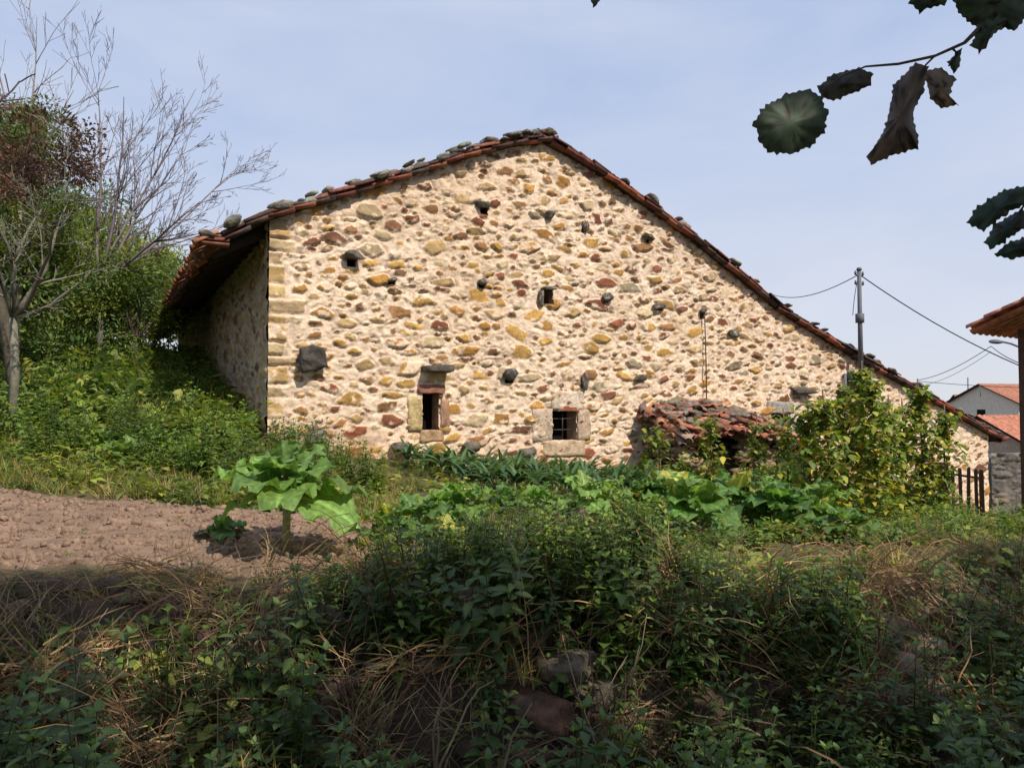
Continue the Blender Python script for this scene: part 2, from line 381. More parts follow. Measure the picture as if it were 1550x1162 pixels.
stone_wall('side_wall',(X0,Y0),W2,nL,0,HL,lambda s: 0*s+float(prof(0))-.12,-1.2,3.3,.045,33,[],quoin=[(0,1)],parent=house,mort=(.45,.37,.28))
mb=MB()
def quad(mb,a,b,c,d,col): mb.add([a,b,c,d],[(0,1,2,3)],col)
quad(mb,hp(SEND,0,-3.5),hp(SEND,HL,-5),hp(SEND,HL,float(prof(SEND))-.12),hp(SEND,0,float(prof(SEND))-.12),(.4,.33,.25))
vs=[hp(0,HL,-2),hp(SEND,HL,-5)]+[hp(s,HL,float(prof(s))-.12) for s in reversed(list(PR[1:-1,0]))]
mb.add(vs,[tuple(range(len(vs)))],(.4,.33,.25))
obj('rear_walls',mb.mesh('rear_walls',M_wall,False),house)
op=MB(); rv=MB()
for i,(a0,a1,b0,b1) in enumerate(holes):
    dp=.38 if i<3 else .22; f=-.0
    p=hp
    cc=(.38,.27,.18); e=.012
    quad(rv,p(a0-e,f,b0),p(a0-e,dp,b0),p(a0-e,dp,b1),p(a0-e,f,b1),(.45,.34,.2)); quad(rv,p(a1+e,dp,b0),p(a1+e,f,b0),p(a1+e,f,b1),p(a1+e,dp,b1),cc)
    quad(rv,p(a0,f,b0-e),p(a1,f,b0-e),p(a1,dp,b0-e),p(a0,dp,b0-e),cc); quad(rv,p(a0,dp,b1+e),p(a1,dp,b1+e),p(a1,f,b1+e),p(a0,f,b1+e),cc)
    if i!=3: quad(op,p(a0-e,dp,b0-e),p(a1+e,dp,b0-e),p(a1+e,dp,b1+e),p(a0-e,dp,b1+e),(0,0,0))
    else: quad(rv,p(a0-e,dp,b0-e),p(a1+e,dp,b0-e),p(a1+e,dp,b1+e),p(a0-e,dp,b1+e),(.22,.19,.16))
obj('opening_reveals',rv.mesh('opening_reveals',M_rock,False),house); obj('dark_openings',op.mesh('dark_openings',M_dark,False),house)
d3=Vector((D2.x,D2.y,0)); n3=Vector((nF.x,nF.y,0)); z3=Vector((0,0,1)); w3=Vector((W2.x,W2.y,0))
st=MB()
def slab(px0,py0,px1,py1,col,prot=.05,rough=.02):
    a0,a1,b0,b1=rect(px0,py0,px1,py1); c=hp((a0+a1)/2,.06,(b0+b1)/2)
    box(st,c,d3,n3,z3,(a1-a0)/2,.06+prot,(b1-b0)/2,col,rough,6,.06)
slab(806,618,835,668,(.54,.42,.31),.025); slab(874,620,893,666,(.50,.37,.26),.025); slab(834,592,882,620,(.66,.53,.41),.03); slab(822,667,884,690,(.54,.40,.27),.035)
slab(617,600,638,652,(.52,.39,.19),.028); slab(666,604,679,648,(.40,.23,.15),.03,.03); slab(632,582,672,595,(.33,.15,.10),.05); slab(636,651,670,668,(.44,.28,.16),.03)
slab(1160,608,1200,625,(.36,.33,.28),.04); slab(1196,626,1204,690,(.5,.45,.38),.03)
obj('window_surround_stones',st.mesh('window_surround_stones',M_rock),house)
co_=MB()
def corb(px,py,w,h,pr,col=(.13,.11,.09)):
    a0,a1,b0,b1=rect(px-w/2,py-h/2,px+w/2,py+h/2); c=hp((a0+a1)/2,-pr*.35,(b0+b1)/2)
    rock(co_,c,(a1-a0)/2*1.15,pr*.75,(b1-b0)/2*1.15,jit(col,.2),(d3+z3*U(-.15,.15)),n3,z3,3,.45,pr<.2)
for q in [(532,386,24,14,.2),(731,311,20,11,.17),(770,566,20,20,.17),(829,327,13,12,.15),(592,424,13,6,.12),(728,428,12,8,.14),(918,451,14,13,.14),(996,464,18,8,.15),(980,360,14,10,.15),
          (885,343,8,18,.12),(1062,470,8,8,.12),(1110,505,15,12,.13),(967,572,15,11,.15),(884,578,9,24,.12),(605,676,30,15,.22),(710,678,24,20,.2),(797,686,26,18,.22),(1212,592,26,12,.24),(478,660,30,20,.12),(828,436,20,6,.12),(817,450,8,22,.1)]: corb(*q)
a0,a1,b0,b1=rect(638,554,676,563); box(co_,hp((a0+a1)/2,-.12,(b0+b1)/2),d3,n3,(z3+n3*.1),(a1-a0)/2,.2,(b1-b0)/2,(.14,.12,.10),.025,5,.12)
a0,a1,b0,b1=rect(455,528,487,560); box(co_,hp((a0+a1)/2,-.08,(b0+b1)/2),(d3+z3*.12),n3,(z3-d3*.12),(a1-a0)/2,.15,(b1-b0)/2,(.085,.075,.065),.09,6,.25)
obj('projecting_stones',co_.mesh('projecting_stones',M_rock),house)
br=MB()
a0,a1,b0,b1=H_win
for k in (.5,): tube(br,[hp(a0+(a1-a0)*k,.08,b0),hp(a0+(a1-a0)*k,.08,b1)],[.012]*2,6,(1,1,1))
for k in (.35,.72): tube(br,[hp(a0,.085,b0+(b1-b0)*k),hp(a1,.085,b0+(b1-b0)*k)],[.011]*2,6,(1,1,1))
s,z=ws(1063,470); s2,z2=ws(1066,620); tube(br,[hp(s,-.07,z),hp(s+.02,-.08,(z+z2)/2),hp(s2,-.07,z2)],[.013]*3,6,(1,1,1))
obj('window_bars_and_rod',br.mesh('window_bars_and_rod',M_iron),house)
# ---- roof
QF=-.13
ss=PR[:,0]; vs=[];fs=[]
for s in ss:
    z=float(prof(s)); 
    for (q,o) in ((QF+.04,-.11),(HL+.2,-.11),(HL+.2,-.065),(QF+.04,-.065)): vs.append(hp(s,q,z+o))
for i in range(len(ss)-1):
    a=i*4
    for k in range(4): fs.append((a+k,a+4+k,a+4+(k+1)%4,a+(k+1)%4))
fs.append((0,1,2,3)); e=(len(ss)-1)*4; fs.append((e+3,e+2,e+1,e))
dk=MB(); dk.add(vs,fs,(.045,.033,.025))
for q in np.arange(.3,HL,.6):
    for (sa,sb) in ((PR[0,0]+.03,.6),(SEND-.4,PR[-1,0]-.03)):
        pa=hp(sa,q+U(-.05,.05),float(prof(sa))-.19); pb=hp(sb,q,float(prof(sb))-.19); ax=(pb-pa); L=ax.length; ax.normalize(); az=ax.cross(w3)
        box(dk,(pa+pb)/2,ax,w3,az,L/2,.05,.06,(.05,.038,.03),.01)
obj('roof_deck_and_rafters',dk.mesh('roof_deck_and_rafters',M_wood,False),house)
TW=.23; CL=.36
def tilesheet(sa,sb,nm):
    Ls=abs(sb-sa)*1.1; nc=int(Ls/CL); V=[];Cc=[]
    qs=np.arange(QF,HL+.25,TW/8); ncol=len(qs); rowsn=0
    for r in range(nc):
        for e in (0,1):
            k=(r+(.999 if e else 0))/nc; s=sa+(sb-sa)*k
            zz=float(prof(s))
            ph=(qs-QF)/TW*2*math.pi; col=np.floor((qs-QF)/TW)
            up=.035*np.sign(np.cos(ph))*np.abs(np.cos(ph))**.6-.03
            up=up+(.035 if e else .0)+.012*vn(col*3.1,np.full_like(col,r*2.7),2)
            sag=.03*fbm(qs*.5,np.full_like(qs,s*.5),40)*np.clip((qs-QF)*2,0,1)
            for j,q in enumerate(qs): V.append(hp(s,q,zz+float(up[j]+sag[j])))
            rc=vn(col*5.3+r*9.1,np.full_like(col,r*3.3),4)
            for j in range(ncol):
                t=rc[j]; Cc.append((.30+.16*t,.10+.08*t,.05+.045*t))
            rowsn+=1
    Fq=[]
    for r in range(rowsn-1):
        for j in range(ncol-1): 
            a=r*ncol+j; Fq.append((a,a+1,a+ncol+1,a+ncol))
    mb=MB(); mb.add(V,Fq,Cc); obj(nm,mb.mesh(nm,M_tile,True),house)
tilesheet(SPEAK,PR[0,0]-.05,'tile_slope_uphill'); tilesheet(SPEAK,PR[-1,0]+.05,'tile_slope_downhill')
vt=MB()
def halftile(mb,c,ax,up,L,r,col,flip=False,r2=None):
    ax=Vector(ax).normalized(); sd=ax.cross(Vector(up)).normalized(); up=sd.cross(ax).normalized(); r2=r2 or r*.8
    vs=[];n=7
    for e,rr_ in ((-.5,r),(.5,r2)):
        for th_ in (0,.016):
            for i in range(n):
                an=math.pi*i/(n-1); q=rr_-th_
                vs.append(Vector(c)+ax*(e*L)+sd*(q*math.cos(an))+up*((-1 if flip else 1)*q*math.sin(an)*.8))
    fs=[]
    for i in range(n-1):
        fs+=[(i,i+1,2*n+i+1,2*n+i),(n+i+1,n+i,3*n+i,3*n+i+1),(i+1,i,n+i,n+i+1),(2*n+i,2*n+i+1,3*n+i+1,3*n+i)]
    fs+=[(0,2*n,3*n,n),(n-1,2*n-1,4*n-1,3*n-1)]
    mb.add(vs,fs,col)
def tcol():
    b=random.choice([(.20,.075,.05),(.14,.055,.04),(.09,.05,.04),(.28,.10,.06),(.10,.07,.06)]); return jit(b,.25)
rk=MB()
for (sa,sb) in ((SPEAK,PR[0,0]),(SPEAK,PR[-1,0])):
    n=int(abs(sb-sa)*1.1/.34); steep=sb>sa
    for i in range(n+1):
        k=i/n; s=sa+(sb-sa)*k; z=float(prof(s)); s_=s+(sb-sa)/n; ax=hp(s_,0,float(prof(s_)))-hp(s,0,z); ax.normalize(); ax0=ax.copy(); ax=(ax+Vector((0,0,U(-.03,.09)))+n3*U(-.07,.07)).normalized()
        halftile(vt,hp(s,QF+.02+U(-.05,.03),z-.045+U(-.015,.015)),ax,z3,.44,.085,tcol(),True)
        halftile(vt,hp(s,QF+.04+U(-.06,.05),z-.015+U(-.01,.02)),ax,z3,.44,.095,tcol())
        halftile(vt,hp(s,QF+.26,z-.01+U(0,.02)),ax,z3,.44,.10,tcol())
        for _ in range(2 if steep else 4):
            if R()<(.35 if steep else .85):
                w_=U(.07,.19); up_=(w3.cross(ax0)); up_=up_ if up_.z>0 else -up_
                rock(rk,hp(s+U(-.17,.17),QF+U(-.06,.3),z+.055+w_*.12),w_,U(.09,.17),w_*U(.28,.55),jit(random.choice([(.15,.135,.11),(.24,.22,.18),(.10,.09,.08),(.3,.28,.23)]),.3),ax0,w3,up_,2,.35)
for q in np.arange(QF+.1,HL,.36): halftile(vt,hp(SPEAK,q,float(prof(SPEAK))+.0),w3,z3,.44,.12,tcol())
for i in range(8):
    s=SPEAK+U(-1.3,.3); rock(rk,hp(s,QF+U(0,.2),float(prof(s))+.09),U(.12,.2),.14,U(.04,.07),jit((.17,.15,.13),.3),d3,n3,z3,2,.3)
for q in np.arange(QF+.05,HL,.23):
    s=PR[0,0]; ax=hp(s+.3,0,float(prof(s+.3)))-hp(s,0,float(prof(s))); c=jit(random.choice([(.36,.13,.07),(.28,.10,.06),(.42,.17,.09)]),.2)
    halftile(vt,hp(s-.04+U(-.06,.04),q,float(prof(s))+.0),ax,z3,.4,.105,c); halftile(vt,hp(s+U(-.06,.04),q+.11,float(prof(s))-.05),ax,z3,.4,.1,tcol(),True)
    if R()<.5: s5=s+U(.1,.5); rock(rk,hp(s5,q,float(prof(s5))+.07),U(.09,.17),U(.09,.15),U(.04,.07),jit((.2,.18,.15),.3),sub=2)
obj('verge_and_ridge_tiles',vt.mesh('verge_and_ridge_tiles',M_tile),house); obj('roof_weight_stones',rk.mesh('roof_weight_stones',M_rock),house)
# ============================================================ LEAN-TO SHED
shed=empty('collapsed_lean_to_shed')
sa=ws(976,650)[0]; sb=ws(1160,650)[0]; sr=MB(); stl=MB()
gb=lambda s,q: gz(*hp(s,q,0).xy)
DPT=1.1
def shtop(s): 
    k=(s-sa)/(sb-sa); return float(gbase(s))+.96+.42*math.sin(math.pi*min(1,max(0,k*.85+.12)))+.12*k
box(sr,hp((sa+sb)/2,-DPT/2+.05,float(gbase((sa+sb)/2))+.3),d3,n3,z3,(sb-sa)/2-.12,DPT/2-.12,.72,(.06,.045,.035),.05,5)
for _ in range(430):
    f=R()
    if f<.62: s=U(sa,sb); q=-DPT+U(-.06,.06)
    elif f<.8: s=sa+U(-.05,.08); q=U(-DPT,0)
    else: s=sb+U(-.08,.05); q=U(-DPT,0)
    g=gb(s,q); z=U(g-.1,shtop(s)-.2); w_=U(.07,.19)
    if q<-.9 and abs((s-sa)/(sb-sa)-.30)<.10 and z>g+.25: continue
    rock(sr,hp(s,q,z),w_,U(.07,.13),w_*U(.35,.65),jit(random.choice([(.36,.22,.13),(.26,.13,.08),(.42,.30,.18),(.2,.12,.08)]),.25),d3,n3,z3,2,.25)
for _ in range(460):
    s=U(sa-.15,sb+.12); q=-DPT-.25+ (R()**1.2)*(DPT+.2); k=-q/DPT
    z=shtop(s)-.04+.36*(1-k)-.03+U(-.12,.14)
    ax=n3*1.0+d3*U(-.7,.7)+z3*U(-.5,.1)
    if R()<.3: ax=d3+z3*U(-.4,.4)+n3*U(-.5,.5)
    halftile(stl,hp(s,q,z),ax,z3+d3*U(-.6,.6),U(.28,.48),U(.085,.125),jit(random.choice([(.36,.14,.08),(.24,.10,.065),(.46,.22,.13),(.28,.20,.15),(.17,.12,.10)]),.3),R()<.35)
for _ in range(75):
    s=U(sa,sb); q=U(-DPT,-.1); k=-q/DPT
    rock(sr,hp(s,q,shtop(s)+.36*(1-k)+.08),U(.07,.19),U(.07,.14),U(.04,.10),jit((.17,.13,.10),.3),d3,n3,z3,2,.3)
obj('stones',sr.mesh('shed_stones',M_rock),shed); obj('broken_tiles',stl.mesh('broken_tiles',M_tile),shed)
# ============================================================ PLANT MESHES
def nettle(h,n,L,base,sd,spread=.2,drp=.5,ratio=.5):
    random.seed(sd); mb=MB()
    for k in range(random.randint(2,4)):
        a=U(0,6.28); tilt=U(.05,spread+.12); hh=h*U(.7,1.1); pts=[];x0=U(-.08,.08);y0=U(-.08,.08)
        for i in range(6):
            t=i/5; pts.append(Vector((x0+math.cos(a)*tilt*hh*t**1.6,y0+math.sin(a)*tilt*hh*t**1.6,hh*t)))
        tube(mb,pts,[.005*(1-.6*i/5) for i in range(6)],3,jit((.07,.085,.03),.2))
        for j in range(n):
            t=.18+.82*j/n; f=t*5; i=min(4,int(f)); p=pts[i].lerp(pts[i+1],f-i); an=j*1.57+a
            for sg in (0,math.pi):
                dd=Vector((math.cos(an+sg),math.sin(an+sg),U(-.1,.45))); l=L*U(.75,1.2)*(1.15-.55*t)
                leaf(mb,p+dd*.015,dd,l,l*ratio,U(.15,drp),U(.1,.4),4,jit(base,.22),prof=.75)
        for sg in range(3): leaf(mb,pts[-1],(math.cos(sg*2+a),math.sin(sg*2+a),1),L*.5,L*.25,.2,.3,3,jit(tuple(c*1.4 for c in base),.2))
    return mb.mesh('nettle_%d'%sd,M_leaf)
def broad(sd,r,n,L,base,ratio=.8):
    random.seed(sd); mb=MB()
    for i in range(n):
        a=U(0,6.28); el=U(.2,1.3); ln=r*U(.4,1)
        p1=Vector((math.cos(a)*math.cos(el),math.sin(a)*math.cos(el),math.sin(el)))*ln
        tube(mb,[Vector((0,0,0)),p1],[.004,.002],3,jit((.09,.12,.03)))
        l=L*U(.6,1.2); leaf(mb,p1,(math.cos(a),math.sin(a),U(-.3,.6)),l,l*ratio,U(.1,.5),U(-.1,.35),4,jit(base,.25),wave=.25)
    return mb.mesh('weed_%d'%sd,M_leaf)
def grass(sd,n,L,cols,spread=.5,wd=.006,mat=None):
    random.seed(sd); mb=MB()
    for i in range(n):
        a=U(0,6.28); l=L*U(.5,1.2); b=Vector((U(-.1,.1),U(-.1,.1),0)); tl=U(.1,spread); dd=Vector((math.cos(a)*tl,math.sin(a)*tl,1)).normalized(); c=jit(random.choice(cols),.2); sdv=Vector((-math.sin(a),math.cos(a),0))
        vs=[];dr=U(.2,.9)
        for k in range(4):
            t=k/3; p=b+dd*l*t+Vector((math.cos(a)*l*dr*t*t*.6,math.sin(a)*l*dr*t*t*.6,-l*dr*.5*t*t)); w_=wd*(1-t*.9); vs+=[p-sdv*w_,p+sdv*w_]
        mb.add(vs,[(k*2,k*2+1,k*2+3,k*2+2) for k in range(3)],c)
    return mb.mesh('grass_%d'%sd,mat or M_leaf)
def tangle(sd,n,r,cols,wd=.003):
    random.seed(sd); mb=MB()
    for i in range(n):
        p=Vector((U(-r,r),U(-r,r),U(0,.1))); a=U(0,6.28); d=Vector((math.cos(a),math.sin(a),U(-.1,.7))); c=jit(random.choice(cols),.25); pts=[]
        for k in range(6):
            pts.append(p.copy()); p=p+d.normalized()*r*.3; d+=Vector((U(-.5,.5),U(-.5,.5),U(-.65,.1)))
        vs=[]
        for k,q in enumerate(pts):
            w_=wd*(1.2-k/7); vs+=[q-Vector((w_,w_*.3,w_)),q+Vector((w_,w_*.3,w_))]
        mb.add(vs,[(k*2,k*2+1,k*2+3,k*2+2) for k in range(5)],c)
    return mb.mesh('tangle_%d'%sd,M_dry)
def stems(sd):
    random.seed(sd); mb=MB()
    for i in range(random.randint(3,6)):
        p=Vector((U(-.15,.15),U(-.15,.15),-.02)); a=U(0,6.28); d=Vector((math.cos(a)*U(.1,.8),math.sin(a)*U(.1,.8),1)).normalized(); pts=[]; L=U(.4,.8)
        for k in range(7): pts.append(p.copy()); p=p+d*L/6; d=(d+Vector((U(-.2,.2),U(-.2,.2),U(-.25,.08)))).normalized()
        c=jit(random.choice([(.24,.16,.11),(.36,.26,.17),(.16,.09,.065),(.22,.10,.075)]),.2); tube(mb,pts,[.004*(1-.1*k) for k in range(7)],3,c)
        for j in range(5):
            q=pts[random.randint(2,5)]; tube(mb,[q,q+Vector((U(-.12,.12),U(-.12,.12),U(0,.12)))],[.002,.001],3,c)
    return mb.mesh('dead_stems_%d'%sd,M_dry)
def clump(sd,n,r,L,cols,flat=1,ratio=.6,nseg=2):
    random.seed(sd); mb=MB()
    for i in range(n):
        v=Vector((random.gauss(0,1),random.gauss(0,1),random.gauss(0,1))).normalized()*r*(R()**.45); v.z*=flat
        dd=(v.normalized()+Vector((U(-.9,.9),U(-.9,.9),U(-.9,.5)))); l=L*U(.6,1.25)
        leaf(mb,v,dd,l,l*ratio,U(0,.5),U(-.2,.4),nseg,jit(random.choice(cols),.25))
    for i in range(6):
        v=Vector((U(-1,1),U(-1,1),U(-1,1)))*r*.8; tube(mb,[v*-.3,v],[.006,.003],3,(.08,.06,.04))
    return mb.mesh('leaf_clump_%d'%sd,M_leaf)
GR=(.12,.185,.042); GD=(.068,.108,.038); GY_=(.22,.25,.06); YE=(.40,.34,.07); DR=(.38,.26,.145); BR=(.20,.118,.072)
nets=[nettle(.6,8,.11,GD,100+i) for i in range(4)]
netl=[nettle(.5,7,.10,GR,120+i) for i in range(3)]
brd=[broad(200+i,.32,18,.12,[GR,GY_,GD][i%3]) for i in range(5)]
brs=[broad(230+i,.2,20,.06,[GR,GY_,GD][i%3]) for i in range(4)]
grs=[grass(300+i,38,.28,[GR,GY_,GY_,DR]) for i in range(4)]
grt=[grass(310+i,40,.6,[GR,GY_,GY_,DR],.4,.006) for i in range(3)]
grd=[grass(320+i,40,.35,[DR,DR,BR,GY_],.9,.005,M_dry) for i in range(3)]
tng=[tangle(340+i,80,.3,[DR,BR,BR,(.27,.175,.105)]) for i in range(4)]
dst=[stems(350+i) for i in range(4)]
ivy=[clump(360+i,80,.24,.06,[GD,GR,GD],.5,.9) for i in range(3)]
shb=[clump(500+i,90,.26,.1,[GD,GR,GR,GY_],.8,.75,3) for i in range(3)]
# ------------------------------------------------------------ placement
def region(n,x0,x1,y0,y1,cond):
    x=rng.uniform(x0,x1,n); y=rng.uniform(y0,y1,n); k=cond(x,y); x=x[k];y=y[k]; return x,y,ground(x,y)
def outside(x,y):
    s,q=hsq(x,y); inh=(s>-.15)&(q>-.15); return ~inh
def maxh(x,y,z):
    px=775+F*x/np.maximum(y,.5)
    lim=np.interp(px,[0,250,400,540,600,700,800,900,960,1050,1150,1400,1550],[850,845,845,832,775,772,735,765,745,812,830,830,800])+22*fbm(x*2.3,y*2.3,65)
    return -(lim-620)/F*y-z
def lay(name,meshes,xyz,s0,s1,tilt=.15,dz=0,H=None,minS=.2):
    x,y,z=xyz; n=len(x); S=rng.uniform(s0,s1,n)
    if H:
        mh=maxh(x,y,z)/H; mh=np.where(y<edge(x)+1.2,mh,9); S=np.minimum(S,mh*rng.uniform(.8,1.05,n)); k=S>minS; x=x[k];y=y[k];z=z[k];S=S[k]; n=len(x)
    scatter(name,meshes,np.c_[x,y,z-.02+dz],rotz(n,tilt),S)
def shedfree(x,y):
    s,q=hsq(x,y); return ~((s>sa-.2)&(s<sb+.2)&(q>-DPT-.2))
leftf=lambda x,y: outside(x,y)&(soilmask(x,y)<.2)&(y>edge(x))&(x<-1.2+fbm(x,y,50)*.6)&(hsq(x,y)[0]<.8)
lay('nettle_patch',netl+nets[:2]+brd[:2],region(3800,-13,-.5,8.2,22,lambda x,y: leftf(x,y)&(y>9.3+fbm(x*.7,y*.7,51)*1.2)),.6,1.3)
lay('bramble_thicket',shb,region(900,-13,-3.2,10.5,22,lambda x,y: leftf(x,y)&(hsq(x,y)[0]<-.3)&(y>11.2+fbm(x*.7,y*.7,52)*1.5)&(fbm(x*.8,y*.8,53)>-.25)),.9,1.9,.4,.25)
lay('broadleaf_weeds',brd+brs,region(1900,-12,-.5,7,16,leftf),.5,1.0)
lay('meadow_grass',grs+grd[:1],region(4000,-12,-.3,5.4,12,leftf),.5,1.0,.25)
gard=lambda x,y: outside(x,y)&shedfree(x,y)&(soilmask(x,y)<.2)&(y>edge(x)-.1)&(x>-2)
lay('garden_grass',grs+grd,region(4400,-2,14,4.5,20,gard),.3,.65,.25,H=.3)
lay('garden_weeds',brd+brs,region(2000,-1.8,13,5.0,20,lambda x,y: gard(x,y)&(fbm(x*.8,y*.8,55)>-.2)),.45,.95,H=.3)
bank=lambda x,y: (y<edge(x)+.15)&(y>edge(x)-2.3)
vis=lambda x,y: (np.abs(x)<y*.85+.8)&(np.hypot(x,y)>2.1)
tan_=lambda x,y: fbm(x*.9,y*.9,60)+.6*np.exp(-((x+1.9)/.9)**2)*(y>3.4)
lay('dry_grass_tangle',tng+grd,region(3200,-6,11,2,12,lambda x,y: bank(x,y)&vis(x,y)&((tan_(x,y)>-.17)|((x>2.2)&(x<4.6)&(y>edge(x)-.9)))),.5,1.2,.5,H=.22)
lay('bank_nettles',nets,region(3500,-6,11,1.8,12,lambda x,y: bank(x,y)&vis(x,y)&(tan_(x,y)<.07)),.4,1.1,.25,H=.62)
lay('mound_nettles',nets+netl,region(280,-1.2,2.3,3.9,5.4,lambda x,y: (y>edge(x)-.9)&(y<edge(x)+.4)),.6,1.2,.2,H=.62)
lay('dead_stems',dst,region(650,-5,9,2.2,10,lambda x,y: (y<edge(x)+.1)&(y>edge(x)-2.3)&vis(x,y)),.5,1.2,.4,H=.55)
lay('foreground_nettles',nets,region(1500,-5,10,1.7,8,lambda x,y: (y<edge(x)-1.2)&vis(x,y)&((x<-.6)|(x>.6)|(y<3.0))),.6,1.15,.2)
lay('bank_ivy',ivy,region(800,-5.5,12,2,13,lambda x,y: bank(x,y)&vis(x,y)&(tan_(x*1.7+3,y*1.7)<.0)),.4,.9,.5,.03,H=.2)
lay('undergrowth_weeds',brs+brd+grs[:1],region(1900,-6,12,1.8,12,lambda x,y: (y<edge(x)+.3)&vis(x,y)),.4,1.0,.3,H=.32)
bs=MB(); random.seed(5)
def gr(px,py,hx,hz,col,hy=None,dz=0,ang=None):
    x,y=ghit(px,py); y-=.05; an=U(-.5,.5) if ang is None else ang
    rock(bs,(x,y,gz(x,y)+hz*.35+dz),hx,hy or hx*.7,hz,tuple(c*.68 for c in col),(math.cos(an),math.sin(an),U(-.15,.15)),(-math.sin(an),math.cos(an),0),z3,3,.35,False)
for q in [(735,905,.22,.10,(.28,.21,.15)),(760,830,.19,.12,(.24,.17,.12)),(880,790,.09,.14,(.24,.17,.13)),(860,1010,.18,.08,(.26,.21,.16)),(800,950,.15,.07,(.24,.14,.09)),(820,1070,.18,.08,(.22,.12,.08)),(900,1060,.12,.09,(.2,.16,.12)),(830,870,.14,.09,(.24,.16,.11)),
          (1340,1010,.22,.12,(.32,.2,.14)),(1385,985,.17,.12,(.36,.26,.18)),(1320,1050,.18,.1,(.28,.16,.12)),(1385,1045,.18,.12,(.30,.2,.14)),(1350,955,.17,.1,(.34,.25,.17)),(1400,930,.13,.09,(.3,.22,.15)),(1310,985,.13,.09,(.28,.19,.13)),(160,985,.1,.05,(.25,.14,.09)),(700,960,.1,.06,(.15,.12,.1))]: gr(*q)
for _ in range(140):
    x=U(-4,8); e=float(edge(x)); y=e-U(.2,1.4)
    rock(bs,(x,y,gz(x,y)+.01),U(.05,.13),U(.05,.1),U(.04,.08),jit((.15,.105,.08),.3),sub=2,lich=False)
obj('bank_stones',bs.mesh('bank_stones',M_rock))
clm=[]
for i in range(3):
    mb=MB(); rock(mb,(0,0,0),1,1,.7,(.27,.18,.125),sub=2,amp=.5,lich=False); clm.append(mb.mesh('clod_%d'%i,M_ground))
x,y,z=region(7500,-8,-.8,4.9,8.8,lambda x,y: soilmask(x,y)>.4); n=len(x)
scatter('soil_clods',clm,np.c_[x,y,z],rota(n),.008+.045*rng.random(n)**3)
x,y,z=region(90,-8,-.8,5.2,8.8,lambda x,y: soilmask(x,y)>.4); lay('seedling_weeds',brs,(x,y,z),.12,.35)
# ============================================================ COLLARDS
def bigleaf(mb,base,d,L,W,droop,col,seg=14,wv=.34):
    d,s,nn=frame(d); nw=12; vs=[];cs=[];fs=[]; o=U(0,50)
    pl=L*.22; pt=[Vector(base)+d*(pl*t)+Vector((0,0,-droop*.15*L*t*t)) for t in (0,.5,1)]
    tube(mb,pt,[.014,.011,.009],5,(.30,.38,.18)); tw=U(-.4,.4); s=(s+nn*tw).normalized(); nn=s.cross(d).normalized(); cv=U(-.12,.12)
    for i in range(seg+1):
        t=i/seg; w_=W*.5*max(.03,math.sin(math.pi*min(1,(.06+.93*t)**.8)))**.5
        c=pt[-1]+d*(L*.78*t)+Vector((0,0,-1))*(droop*L*(t*t*.8+.1*t))+s*(cv*L*t*t)
        for j in range(nw+1):
            u=(j/nw-.5)*2; ed=abs(u)
            wav=wv*W*.35*ed**1.7*math.sin(t*17+o+u*3)+ .022*mnoise.noise(Vector((t*14,u*7,o)))*(.3+ed)
            p=c+s*(u*w_*(1+.07*math.sin(t*27+u*4+o)+.10*mnoise.noise(Vector((t*9,u*2+o,o)))))+nn*(.26*ed*w_+wav)+Vector((0,0,-.15*w_*ed*ed))
            if t<.15: p=p-d*(L*.07*ed)
            vs.append(p)
            vb=abs(((t*6-ed*1.6)%1)-.5)
            vein=1.0+ (1.0 if j==nw//2 else 0)+ (.35 if vb>.4 and j!=nw//2 else 0)+.15*mnoise.noise(Vector((t*5,u*3,o+9)))
            cs.append((col[0]*vein,col[1]*vein,col[2]*vein*(1+.2*(vein-1))))
    for i in range(seg):
        for j in range(nw): a=i*(nw+1)+j; fs.append((a,a+1,a+nw+2,a+nw+1))
    mb.add(vs,fs,cs)
def collard(sd,h,n,L,base=(.10,.20,.045),lo=.55):
    random.seed(sd); mb=MB(); st_=[Vector((0,0,-.05)),Vector((.01,0,h*.5)),Vector((.0,.01,h))]
    tube(mb,st_,[.034,.03,.024],8,(.32,.33,.19))
    for i in range(n):
        a=i*2.4+U(-.3,.3); k=i/n; el=-.05+1.25*k+U(-.15,.15)
        zz=h*(lo+(1-lo)*k); l=L*U(.75,1.15)*(1.1-.45*k*k); b=jit(base,.22)
        if R()<.06: b=(.36,.36,.08)
        bigleaf(mb,(0,0,zz),(math.cos(a)*math.cos(el),math.sin(a)*math.cos(el),math.sin(el)),l,l*U(.66,.86),U(.1,.5),b)
    return mb
def collobj(x,y,sd,h,n,L,sc=1,name='collard_plant',rot=0,base=(.14,.25,.065),lo=.55):
    o=obj(name,collard(sd,h,n,L,base,lo).mesh(name,M_big)); o.location=(x,y,gz(x,y)); o.rotation_euler=(0,0,rot); o.scale=(sc,)*3; return o
x,y=ghit(432,834); collobj(x,y,3,.60,20,.56,1.0,rot=.9,base=(.135,.235,.065),lo=.7)
